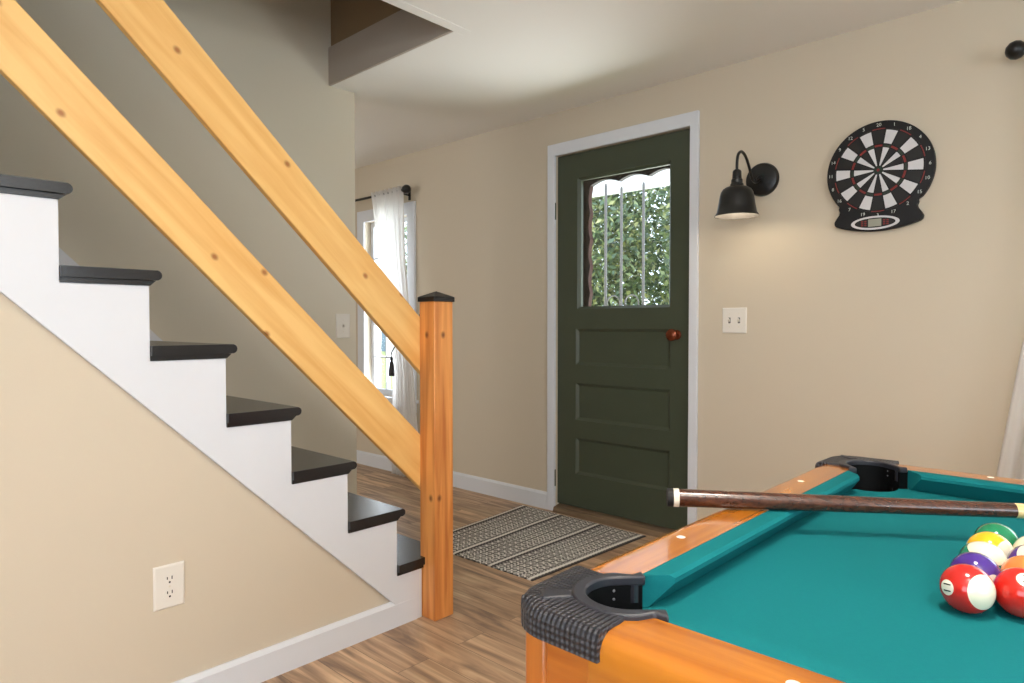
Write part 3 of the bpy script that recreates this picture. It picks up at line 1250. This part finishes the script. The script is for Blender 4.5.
for k in range(20):
    c = 18 * k
    wh = k % 2 == 1
    a0, a1 = c - 8.2, c + 8.2
    wedge(.018, .089, c - 7.4, c + 7.4, .0305, 0 if wh else 1)
    wedge(.0925, .1005, a0, a1, .0300, 2 if not wh else 3)
    wedge(.105, .157, a0 + .4, a1 - .4, .0305, 0 if wh else 1)
    wedge(.161, .1645, a0, a1, .0300, 2 if not wh else 1)
sc_ = link('scoring_face', bm, [M['dwhite'], M['dblack'], M['dred'], M['dgreen']], db, smooth=0)
bm = B()
lathe(bm, [(.006, .0315), (.015, .0315), (.016, .029)], (DC.x, YW, DC.z), (0, -1, 0), 24)
link('outer_bull', bm, M['dgreen'], db)
bm = B()
lathe(bm, [(0, .033), (.005, .033), (.006, .030)], (DC.x, YW, DC.z), (0, -1, 0), 20)
link('bullseye', bm, M['dred'], db)
NUMS = [20, 1, 18, 4, 13, 6, 10, 15, 2, 17, 3, 19, 7, 16, 8, 11, 14, 9, 12, 5]
for k, v in enumerate(NUMS):
    a = R(18 * k)
    cx, cz = .1785 * math.sin(a), .1785 * math.cos(a)
    link('numeral', text_bm(str(v), .0185, lambda x, y: dp(cx + x, cz + y, .0288)), M['dnum'], db, smooth=0)
# score display


def oval(bm, rx, rz, d0, d1, cx=-.010, cz=-.207, n=40, mi=0):
    prism(bm, [(cx + rx * math.cos(2 * math.pi * i / n), cz + rz * math.sin(2 * math.pi * i / n)) for i in range(n)], lambda a, b, s: dp(a, b, s), d0, d1, mi)


bm = B()
oval(bm, .088, .027, .027, .0300)
ds = link('display_ring', bm, M['dwhite'], db)
bm = B()
oval(bm, .074, .0195, .0295, .0310)
link('display_panel', bm, M['dblack'], ds)
bm = B()
prism(bm, [(-.034, -.222), (.014, -.222), (.014, -.192), (-.034, -.192)], lambda a, b, s: dp(a, b, s), .030, .0325)
M['lcd'] = plain('lcd_grey', lin(160, 160, 146), .25)
link('score_screen', bm, M['lcd'], ds, bevel=.001)
for sx in (-1, 1):
    for zz in (-.199, -.207, -.215):
        for q in range(2):
            bm = B()
            x = -.010 + sx * (.034 + .012 * q)
            prism(bm, [(x - .004, zz - .0025), (x + .004, zz - .0025), (x + .004, zz + .0025), (x - .004, zz + .0025)], lambda a, b, s: dp(a, b, s), .0305, .032)
            link('button', bm, M['dred'], ds, smooth=0)

# ------------------------------------------------------------------ pool table
TX0, TX1, TY0, TY1 = -.510, 1.526, .535, 1.668
ZT, ZB = .765, .725
pt = thing('pool_table', ((TX0 + TX1) / 2, (TY0 + TY1) / 2, 0), 'pool table with green felt, orange wooden rails and black corner pockets', 'pool table')
# pocket centre in corner coordinates
PC, PR = (.0965, .0965), .0455
CORN = [((TX0, TY0), 0), ((TX1, TY0), 90), ((TX1, TY1), 180), ((TX0, TY1), 270)]


def corner_map(c, deg):
    ca, sa = math.cos(R(deg)), math.sin(R(deg))
    return lambda x, y: (c[0] + ca * x - sa * y, c[1] + sa * x + ca * y)


# slate bed, cut round at the four corner pockets
bed = []
i0 = .068
for c, deg in CORN:
    f = corner_map(c, deg)
    a = arc(PC, PR + .002, -45 + 8, 135 - 8, 12)
    loc = [(PC[0] + .10, i0), (PC[0] + PR * .75 + .0, i0)]
    seq = [f(i0, .22)] + [f(*p) for p in arc(PC, .054, 122, -32, 16)] + [f(.22, i0)]
    bed += seq
bm = B()
prism(bm, bed, XY, ZB - .02, ZB)
link('felt_bed', bm, M['felt'], pt, smooth=30)

# cushions (profile: d = distance from the wood edge inward)
PROF = [(0, ZT), (.026, ZT), (.031, ZT - .004), (.031, ZT - .010), (.008, ZB + .001), (0, ZB + .001)]


def cushion(p0, p1, inward, cut0=.031, cut1=.031):
    p0, p1, inward = Vector(p0), Vector(p1), Vector(inward)
    ax = (p1 - p0).normalized()
    bm = B()
    A, Bq = [], []
    for d_, z in PROF:
        k = d_ / .031
        a = p0 + inward * d_ + ax * cut0 * k
        b = p1 + inward * d_ - ax * cut1 * k
        A.append(bm.verts.new((a.x, a.y, z)))
        Bq.append(bm.verts.new((b.x, b.y, z)))
    bm.faces.new(A[::-1])
    bm.faces.new(Bq)
    for i in range(len(A)):
        j = (i + 1) % len(A)
        bm.faces.new((A[i], A[j], Bq[j], Bq[i]))
    link('cushion', bm, M['felt'], pt, smooth=25)


WI = .0725                                     # width of the wooden rail
XM = (TX0 + TX1) / 2
cushion((TX0 + WI, TY0 + .163), (TX0 + WI, TY1 - .163), (1, 0))
cushion((TX1 - WI, TY0 + .163), (TX1 - WI, TY1 - .163), (-1, 0))
for x0, x1 in ((TX0 + .163, XM - .06), (XM + .06, TX1 - .163)):
    cushion((x0, TY0 + WI), (x1, TY0 + WI), (0, 1))
    cushion((x0, TY1 - WI), (x1, TY1 - WI), (0, -1))

# wooden rails, rounded on the outside
def rail(p0, p1, inward, mat, wid=WI):
    p0, p1, inward = Vector(p0), Vector(p1), Vector(inward)
    r = .020
    prof = [(wid - .0005, ZT), ] + [(r - r * math.sin(R(t)), ZT - r + r * math.cos(R(t))) for t in (0, 15, 30, 45, 60, 75, 90)] + [(0, ZT - .062), (.004, ZT - .068), (wid - .0005, ZT - .068)]
    bm = B()
    prof.insert(1, (.030, ZT))
    prof.insert(len(prof) - 1, (.030, ZT - .068))
    ax = (p1 - p0).normalized()
    ex = lambda d_: max(0, (d_ - .030) / .0425) * .022
    A = [bm.verts.new((*(p0 + inward * d_ + ax * ex(d_))[:2], z)) for d_, z in prof]
    Bq = [bm.verts.new((*(p1 + inward * d_ - ax * ex(d_))[:2], z)) for d_, z in prof]
    bm.faces.new(A[::-1])
    bm.faces.new(Bq)
    for i in range(len(A)):
        j = (i + 1) % len(A)
        bm.faces.new((A[i], A[j], Bq[j], Bq[i]))
    return link('wooden_rail', bm, mat, pt, smooth=35)


JN = .116
rl_ = {}
rl_['l'] = rail((TX0, TY0 + JN, 0), (TX0, TY1 - JN, 0), (1, 0, 0), M['rail_y'])
rl_['r'] = rail((TX1, TY0 + JN, 0), (TX1, TY1 - JN, 0), (-1, 0, 0), M['rail_y'])
rl_['n'] = rail((TX0 + JN, TY0, 0), (TX1 - JN, TY0, 0), (0, 1, 0), M['rail'])
rl_['f'] = rail((TX0 + JN, TY1, 0), (TX1 - JN, TY1, 0), (0, -1, 0), M['rail'])


def sight(x, y, par):
    bm = B()
    lathe(bm, [(0, .0012), (.0045, .0010), (.0065, 0), (.0065, -.002)], (x, y, ZT), (0, 0, 1), 18)
    link('sight_dot', bm, M['pearl'], par)


for k in (1, 2, 3):
    y = .867 + .236 * (k - 1)
    sight(TX0 + .0355, y, rl_['l'])
    sight(TX1 - .0355, y, rl_['r'])
for k in range(6):
    x = -.208 + .2385 * k * 1.2
    sight(x, TY0 + .040, rl_['n'])
    sight(x, TY1 - .036, rl_['f'])

# black pocket castings
def rubber_mat(name, knurl):
    m, N, L, p = new_mat(name)
    p.inputs['Base Color'].default_value = lin(40, 40, 47)
    p.inputs['Roughness'].default_value = .42
    if knurl:
        tc = N.new('ShaderNodeTexCoord')
        mp = N.new('ShaderNodeMapping')
        mp.inputs['Rotation'].default_value = (0, 0, 0)
        L.new(tc.outputs['Object'], mp.inputs['Vector'])
        sp = N.new('ShaderNodeSeparateXYZ')
        L.new(mp.outputs['Vector'], sp.inputs[0])
        def mt(op, a, b=None):
            n = N.new('ShaderNodeMath')
            n.operation = op
            for i, x in enumerate((a, b)):
                if x is None:
                    continue
                if isinstance(x, (int, float)):
                    n.inputs[i].default_value = x
                else:
                    L.new(x, n.inputs[i])
            return n.outputs[0]
        ax_, ay_ = mt('ABSOLUTE', sp.outputs[0]), mt('ABSOLUTE', sp.outputs[1])
        sx = mt('SINE', mt('MULTIPLY', ax_, 980))
        sy = mt('SINE', mt('MULTIPLY', ay_, 980))
        sz = mt('SINE', mt('MULTIPLY', sp.outputs[2], 900))
        along = mt('GREATER_THAN', ax_, ay_)
        rib = mt('ADD', mt('MULTIPLY', sx, along), mt('MULTIPLY', sy, mt('SUBTRACT', 1, along)))
        edge = mt('LESS_THAN', mt('MINIMUM', ax_, ay_), .022)
        cross = mt('ADD', mt('MULTIPLY', sy, along), mt('MULTIPLY', sx, mt('SUBTRACT', 1, along)))
        c = N.new('ShaderNodeMath')
        c.operation = 'ADD'
        L.new(rib, c.inputs[0])
        L.new(mt('MULTIPLY', mt('ADD', cross, mt('MULTIPLY', sz, 1.0)), mt('MULTIPLY', edge, .7)), c.inputs[1])
        b = N.new('ShaderNodeBump')
        b.inputs['Strength'].default_value = .8
        b.inputs['Distance'].default_value = .0013
        L.new(c.outputs[0], b.inputs['Height'])
        L.new(b.outputs['Normal'], p.inputs['Normal'])
    return m


M['knurl'] = rubber_mat('knurled_black_plastic', True)
M['smoothblk'] = rubber_mat('smooth_black_plastic', False)


def casting_parts(f, par_name='corner_casting'):
    o = -.005
    RC = .062
    path = [(.130, o), (.130, .036), (.129, .052), (.134, .064), (.146, .0712), (.151, .0725), (.1465, .0815)]   # joint with near rail, then ear
    hole = arc(PC, PR, -45, -225, 36)
    other = [(y, x) for x, y in path[::-1]]
    cornr = arc((RC + o, RC + o), RC, 180, 270, 10)
    poly = path + hole + other + cornr
    return poly, hole


def prism_rounded(bm, poly, f, z0, z1, r):
    """solid of a plan outline with its top rim rounded inwards by a small step"""
    n = len(poly)
    P = [Vector(p) for p in poly]
    area2 = sum(P[i].x * P[(i + 1) % n].y - P[(i + 1) % n].x * P[i].y for i in range(n))
    sgn = 1 if area2 > 0 else -1
    N_ = []
    for i in range(n):
        a = (P[i] - P[i - 1])
        b = (P[(i + 1) % n] - P[i])
        na = Vector((a.y, -a.x)).normalized() * sgn if a.length > 1e-9 else Vector((0, 0))
        nb = Vector((b.y, -b.x)).normalized() * sgn if b.length > 1e-9 else Vector((0, 0))
        v = (na + nb)
        v = v.normalized() if v.length > 1e-6 else na
        # only the outer edge is rolled over; the joint and the ears stay crisp
        N_.append(v if min(P[i]) < .01 and max(P[i]) < .125 else (Vector((0, v.y)) if P[i].y < .01 else Vector((v.x, 0)) if P[i].x < .01 else v * .12))
    rings = []
    for dz, off in ((0, 0),):
        rings.append([bm.verts.new((*f(*p), z0)) for p in P])
    for t in (0, 22, 45, 67, 90):
        off = r * (1 - math.cos(R(t)))
        z = z1 - r + r * math.sin(R(t))
        rings.append([bm.verts.new((*f(*(p - nn * off)), z)) for p, nn in zip(P, N_)])
    for A, Bq in zip(rings, rings[1:]):
        for i in range(n):
            j = (i + 1) % n
            bm.faces.new((A[i], A[j], Bq[j], Bq[i]))
    for ring in (rings[0], rings[-1]):
        tris = tessellate_polygon([[Vector((p.x, p.y, 0)) for p in [q.co for q in ring]]])
        for t in tris:
            try:
                bm.faces.new([ring[i] for i in t])
            except ValueError:
                pass


for ci, (c, deg) in enumerate(CORN):
    f = corner_map(c, deg)
    poly, hole = casting_parts(f)
    bm = B()
    prism_rounded(bm, poly, f, ZT - .026, ZT + .0045, .014)
    cast = link('corner_casting', bm, M['knurl'], pt, loc=(c[0], c[1], ZT), smooth=40)
    # smooth collar round the hole
    bm = B()
    q_ = .7071
    sd_ = lambda r_, e, sg: (PC[0] + q_ * (sg * r_ + e), PC[1] + q_ * (-sg * r_ + e))
    a = [(.164, .0738), (.148, .0716)] + arc(PC, PR + .015, -45, -225, 34) + [(.0716, .148), (.0738, .164)]
    b = [(.153, .0875)] + arc(PC, PR - .001, -45, -225, 34) + [(.0875, .153)]
    ring = a + b[::-1]
    prism(bm, ring, lambda x, y, t: (*f(x, y), t), ZT - .006, ZT + .0062)
    link('collar', bm, M['smoothblk'], cast, bevel=.0025)
    # smooth diagonal band from the outer corner to the collar
    bm = B()
    q = .0095
    dgl = [(.029 + q * .9, .029 - q * .9), (.054 + q * .7, .054 - q * .7), (.054 - q * .7, .054 + q * .7), (.029 - q * .9, .029 + q * .9)]
    prism(bm, dgl, lambda x, y, t: (*f(x, y), t), ZT + .000, ZT + .0068)
    link('smooth_band', bm, M['smoothblk'], cast, bevel=.003)
    # pocket liner: open cup hanging below
    bm = B()
    n = 40
    rings = []
    for r_, z in ((PR - .0015, ZT - .004), (PR - .002, ZT - .05), (PR - .006, ZT - .10), (PR - .02, ZT - .125), (0.001, ZT - .13)):
        row = [Vector((*f(PC[0] + r_ * math.cos(R(-45 - 180 * i / n)), PC[1] + r_ * math.sin(R(-45 - 180 * i / n))), z)) for i in range(n + 1)]
        if z > ZB - .012:          # straight cheeks up to the cushion ends
            row = [Vector((*f(.164, .0728), z)), Vector((*f(*sd_(PR + .002, .030, 1)), z))] + row + [Vector((*f(*sd_(PR + .002, .030, -1)), z)), Vector((*f(.0728, .164), z))]
        else:
            row = [row[0].copy(), row[0].copy()] + row + [row[-1].copy(), row[-1].copy()]
        rings.append([bm.verts.new(v) for v in row])
    n += 4
    for A, Bq in zip(rings, rings[1:]):
        for i in range(n):
            bm.faces.new((A[i], A[i + 1], Bq[i + 1], Bq[i]))
    # lower front lip, closed below the bed
    fr = []
    for r_, z in ((PR - .0015, ZB - .001), (PR - .002, ZT - .06), (PR - .006, ZT - .10), (PR - .02, ZT - .125), (0.001, ZT - .13)):
        fr.append([bm.verts.new((*f(PC[0] + r_ * math.cos(R(-45 + 180 * i / 20)), PC[1] + r_ * math.sin(R(-45 + 180 * i / 20))), z)) for i in range(21)])
    for A, Bq in zip(fr, fr[1:]):
        for i in range(20):
            bm.faces.new((A[i], A[i + 1], Bq[i + 1], Bq[i]))
    bmesh.ops.remove_doubles(bm, verts=bm.verts[:], dist=.0002)
    bmesh.ops.dissolve_degenerate(bm, edges=bm.edges[:], dist=.0001)
    ln = link('pocket_liner', bm, M['pocket'], cast, smooth=60)
    # two brass screws inside the liner
    for t in (-206, -212):
        bm = B()
        pos = Vector((*f(PC[0] + (PR - .002) * math.cos(R(-218)), PC[1] + (PR - .002) * math.sin(R(-218))), ZT - .010 - (.010 if t == -212 else 0)))
        ctr = Vector((*f(*PC), pos.z))
        lathe(bm, [(0, .0012), (.0014, .001), (.0017, 0)], pos, (ctr - pos), 10)
        link('screw', bm, M['bar'], ln)

# side pockets in the long rails
for y, s in ((TY0 + .045, 1), (TY1 - .045, -1)):
    bm = B()
    n = 28
    A = arc((0, 0), .052, 180, 360, n)
    I = arc((0, 0), .040, 360, 180, n)
    prism(bm, [(XM + x, y + s * (.026 + .8 * yy)) for x, yy in A + I], XY, ZT - .03, ZT + .004)
    side = link('side_casting', bm, M['smoothblk'], pt, bevel=.003)
    bm = B()
    prism(bm, [(XM + x, y + s * (.028 + .8 * yy)) for x, yy in arc((0, 0), .040, 180, 360, n)], XY, ZT - .02, ZT + .001)
    link('pocket_liner', bm, M['pocket'], side)

# cabinet below the rails
AX0, AX1, AY0, AY1 = TX0 + .012, TX1 - .012, TY0 + .020, TY1 - .020
for n_, b_ in (('n', (AX0 + .03, AX1 - .03, AY0 + .003, AY0 + .021)), ('f', (AX0 + .03, AX1 - .03, AY1 - .021, AY1 - .003)),
               ('l', (AX0 + .003, AX0 + .021, AY0 + .03, AY1 - .03)), ('r', (AX1 - .021, AX1 - .003, AY0 + .03, AY1 - .03))):
    bm = B()
    box(bm, *b_, .42, ZT - .024)
    link('apron_panel', bm, M['apron'], pt, bevel=.002)
for c in ((AX0, AY0), (AX1 - .031, AY0), (AX0, AY1 - .031), (AX1 - .031, AY1 - .031)):
    bm = B()
    box(bm, c[0], c[0] + .031, c[1], c[1] + .031, .42, ZT - .0262)
    link('corner_post', bm, M['post_w'], pt, bevel=.004)
for sx in (0, 1):
    for sy in (0, 1):
        bm = B()
        xa = AX0 + .02 if sx == 0 else AX1 - .16
        ya = AY0 + .02 if sy == 0 else AY1 - .16
        vs_ = box(bm, xa, xa + .14, ya, ya + .14, 0, .45)
        cx, cy = xa + .07, ya + .07
        for v in vs_:
            if v.co.z < .01:
                v.co.x = cx + (v.co.x - cx) * .7
                v.co.y = cy + (v.co.y - cy) * .7
        link('leg', bm, M['post_w'], pt, bevel=.004)
bm = B()
box(bm, AX0 + .01, AX1 - .01, AY0 + .01, AY1 - .01, .42, .435)
link('cabinet_floor', bm, M['apron'], pt, smooth=0)
bm = B()
lathe(bm, [(0, .003), (.007, .002), (.009, 0), (.009, -.004)], (-.349, AY0 + .003, .690), (0, -1, 0), 16)
link('bolt_cap', bm, M['slot'], pt)

# ------------------------------------------------------------------ cue
P0, P1 = Vector((-.5725, .998, 0)), Vector((-.141, 1.303, 0))
dirc = (P1 - P0).normalized()
CL = 1.40
cr_ = lambda s: .0150 + (.0062 - .0150) * s / CL
zc_a = ZT + .0150 + .0006
zc_b = ZT + .0078 + .0006
def cue_pt(s):
    t = s / CL
    return Vector((P0.x + dirc.x * s, P0.y + dirc.y * s, zc_a + (zc_b - zc_a) * t))
cue = thing('pool_cue', (P0.x, P0.y, ZT), 'dark butted wooden pool cue lying across the corner of the pool table', 'pool cue')
def seg(name, a, b, mat, dr=0.0, parent=cue):
    bm = B()
    k = 10
    pts = [cue_pt(a + (b - a) * i / k) - Vector((0, 0, 0)) for i in range(k + 1)]
    tube(bm, pts, [cr_(a + (b - a) * i / k) + dr for i in range(k + 1)], 24)
    # local frame with x along the cue so the grain follows it
    o = link(name, bm, mat, parent)
    return o
seg('butt_cap', 0, .010, M['rubber'], .0003)
seg('ivory_ring', .010, .019, M['ivory'], .0005)
seg('butt', .019, .535, M['dark_wood'])
seg('shaft', .535, 1.37, M['light_wood'])
seg('ferrule', 1.37, 1.39, M['ivory'])
seg('tip', 1.39, CL, M['rubber'])

# ------------------------------------------------------------------ billiard balls
BRD = .0286
camM = cam.rotation_euler.to_matrix()


def ball_mat(name, col, stripe):
    m, N, L, p = new_mat(name)
    ivory = lin(240, 232, 206)
    if stripe:
        tc = N.new('ShaderNodeTexCoord')
        sp = N.new('ShaderNodeSeparateXYZ')
        L.new(tc.outputs['Object'], sp.inputs[0])
        ab = N.new('ShaderNodeMath')
        ab.operation = 'ABSOLUTE'
        L.new(sp.outputs[2], ab.inputs[0])
        lt = N.new('ShaderNodeMath')
        lt.operation = 'LESS_THAN'
        lt.inputs[1].default_value = BRD * stripe
        L.new(ab.outputs[0], lt.inputs[0])
        mx = N.new('ShaderNodeMix')
        mx.data_type = 'RGBA'
        L.new(lt.outputs[0], mx.inputs[0])
        mx.inputs[6].default_value = ivory
        mx.inputs[7].default_value = col
        L.new(mx.outputs[2], p.inputs['Base Color'])
    else:
        p.inputs['Base Color'].default_value = col
    p.inputs['Roughness'].default_value = .12
    p.inputs['Coat Weight'].default_value = .5
    p.inputs['Coat Roughness'].default_value = .04
    return m


M['spot'] = plain('ball_spot', lin(242, 236, 218), .12, coat=.5)
M['ink'] = plain('ball_ink', lin(24, 22, 22), .2)


def ball(x, y, num, col, stripe, axis, spot, label):
    """axis / spot in camera axes (right, up, toward the camera)"""
    toward = (cam.location - Vector((x, y, ZB + BRD))).normalized()
    rgt = Vector((0, 0, 1)).cross(toward).normalized()
    vb = Matrix((rgt, toward.cross(rgt), toward)).transposed()
    a = (vb @ Vector(axis)).normalized()
    s = vb @ Vector(spot)
    s = (s - a * s.dot(a)).normalized()
    b = a.cross(s)
    z = ZB + BRD + .0004
    root = bpy.data.objects.new('billiard_ball', None)
    bm = B()
    bmesh.ops.create_uvsphere(bm, u_segments=48, v_segments=28, radius=BRD)
    me = bpy.data.meshes.new('billiard_ball')
    bm.to_mesh(me)
    bm.free()
    me.polygons.foreach_set('use_smooth', [True] * len(me.polygons))
    me.materials.append(ball_mat('ball_paint_%d' % num, col, stripe))
    bpy.data.objects.remove(root)
    o = bpy.data.objects.new('billiard_ball', me)
    COL.objects.link(o)
    rot = Matrix((s, b, a)).transposed()           # local x = spot, z = stripe axis
    o.rotation_euler = rot.to_euler()
    o.location = (x, y, z)
    tag(o, label, 'ball', 'racked billiard balls')

    def on_sphere(u, v, dr):                      # u along local y, v along local z
        p = Vector((1, u / BRD, v / BRD)).normalized()
        return p * (BRD + dr)
    bm = B()
    n = 28
    prev = None
    cen = bm.verts.new(on_sphere(0, 0, .00012))
    for k in range(1, 5):
        r_ = .0094 * k / 4
        row = [bm.verts.new(on_sphere(r_ * math.cos(2 * math.pi * i / n), r_ * math.sin(2 * math.pi * i / n), .00012)) for i in range(n)]
        for i in range(n):
            j = (i + 1) % n
            if prev is None:
                bm.faces.new((cen, row[i], row[j]))
            else:
                bm.faces.new((prev[i], prev[j], row[j], row[i]))
        prev = row

    def attach(nm, bm, mat):
        bmesh.ops.recalc_face_normals(bm, faces=bm.faces[:])
        me = bpy.data.meshes.new(nm)
        bm.to_mesh(me)
        bm.free()
        me.materials.append(mat)
        me.polygons.foreach_set('use_smooth', [True] * len(me.polygons))
        c = bpy.data.objects.new(nm, me)
        COL.objects.link(c)
        c.parent = o
        return c
    sp = attach('number_spot', bm, M['spot'])
    tb = text_bm(str(num), .0148, lambda u, v: Vector((u, v, 0)))
    bmesh.ops.triangulate(tb, faces=tb.faces[:])
    for _ in range(2):
        bmesh.ops.subdivide_edges(tb, edges=tb.edges[:], cuts=1, use_grid_fill=True)
    bmesh.ops.triangulate(tb, faces=tb.faces[:])
    for v in tb.verts:
        v.co = on_sphere(v.co.x, v.co.y, .00028)
    c = attach('numeral', tb, M['ink'])
    return o


X0b, Y0b, dB = -.143, .955, .0574
row2 = X0b + dB * .866
ball(X0b, Y0b, 11, lin(196, 34, 28), .72, (.70, -.05, .71), (-.71, -.10, .70), 'red striped number 11 ball nearest the corner pocket in the rack')
ball(X0b, Y0b + dB, 4, lin(66, 34, 130), 0, (0, 1, .2), (.62, .15, .77), 'solid purple ball just behind the red striped ball')
ball(X0b, Y0b + 2 * dB, 14, lin(18, 116, 84), .62, (.25, .80, .55), (-.6, -.5, .3), 'green striped ball with white top between purple and yellow balls')
ball(X0b, Y0b + 3 * dB, 9, lin(244, 186, 30), .66, (.85, -.1, .5), (-.5, .1, -.8), 'yellow striped ball just in front of the solid green ball')
ball(X0b, Y0b + 4 * dB, 6, lin(18, 124, 82), 0, (0, 1, .2), (-.2, -.6, -.6), 'solid green ball at the far end of the rack row')
ball(row2, Y0b + .5 * dB, 3, lin(206, 36, 26), 0, (0, .83, -.55), (.12, .55, .83), 'solid red ball right of the red striped ball at frame edge')
ball(row2, Y0b + 1.5 * dB, 5, lin(236, 130, 62), 0, (0, 1, .2), (.8, .1, -.4), 'solid orange ball just behind the solid red ball')
ball(row2, Y0b + 2.5 * dB, 12, lin(74, 40, 128), .55, (.35, .55, .75), (-.5, -.5, .3), 'white and purple striped ball behind the orange ball')
ball(row2, Y0b + 3.5 * dB, 15, lin(122, 26, 36), .55, (-.80, .15, .5), (.4, .5, -.6), 'maroon striped ball behind the white and purple ball')
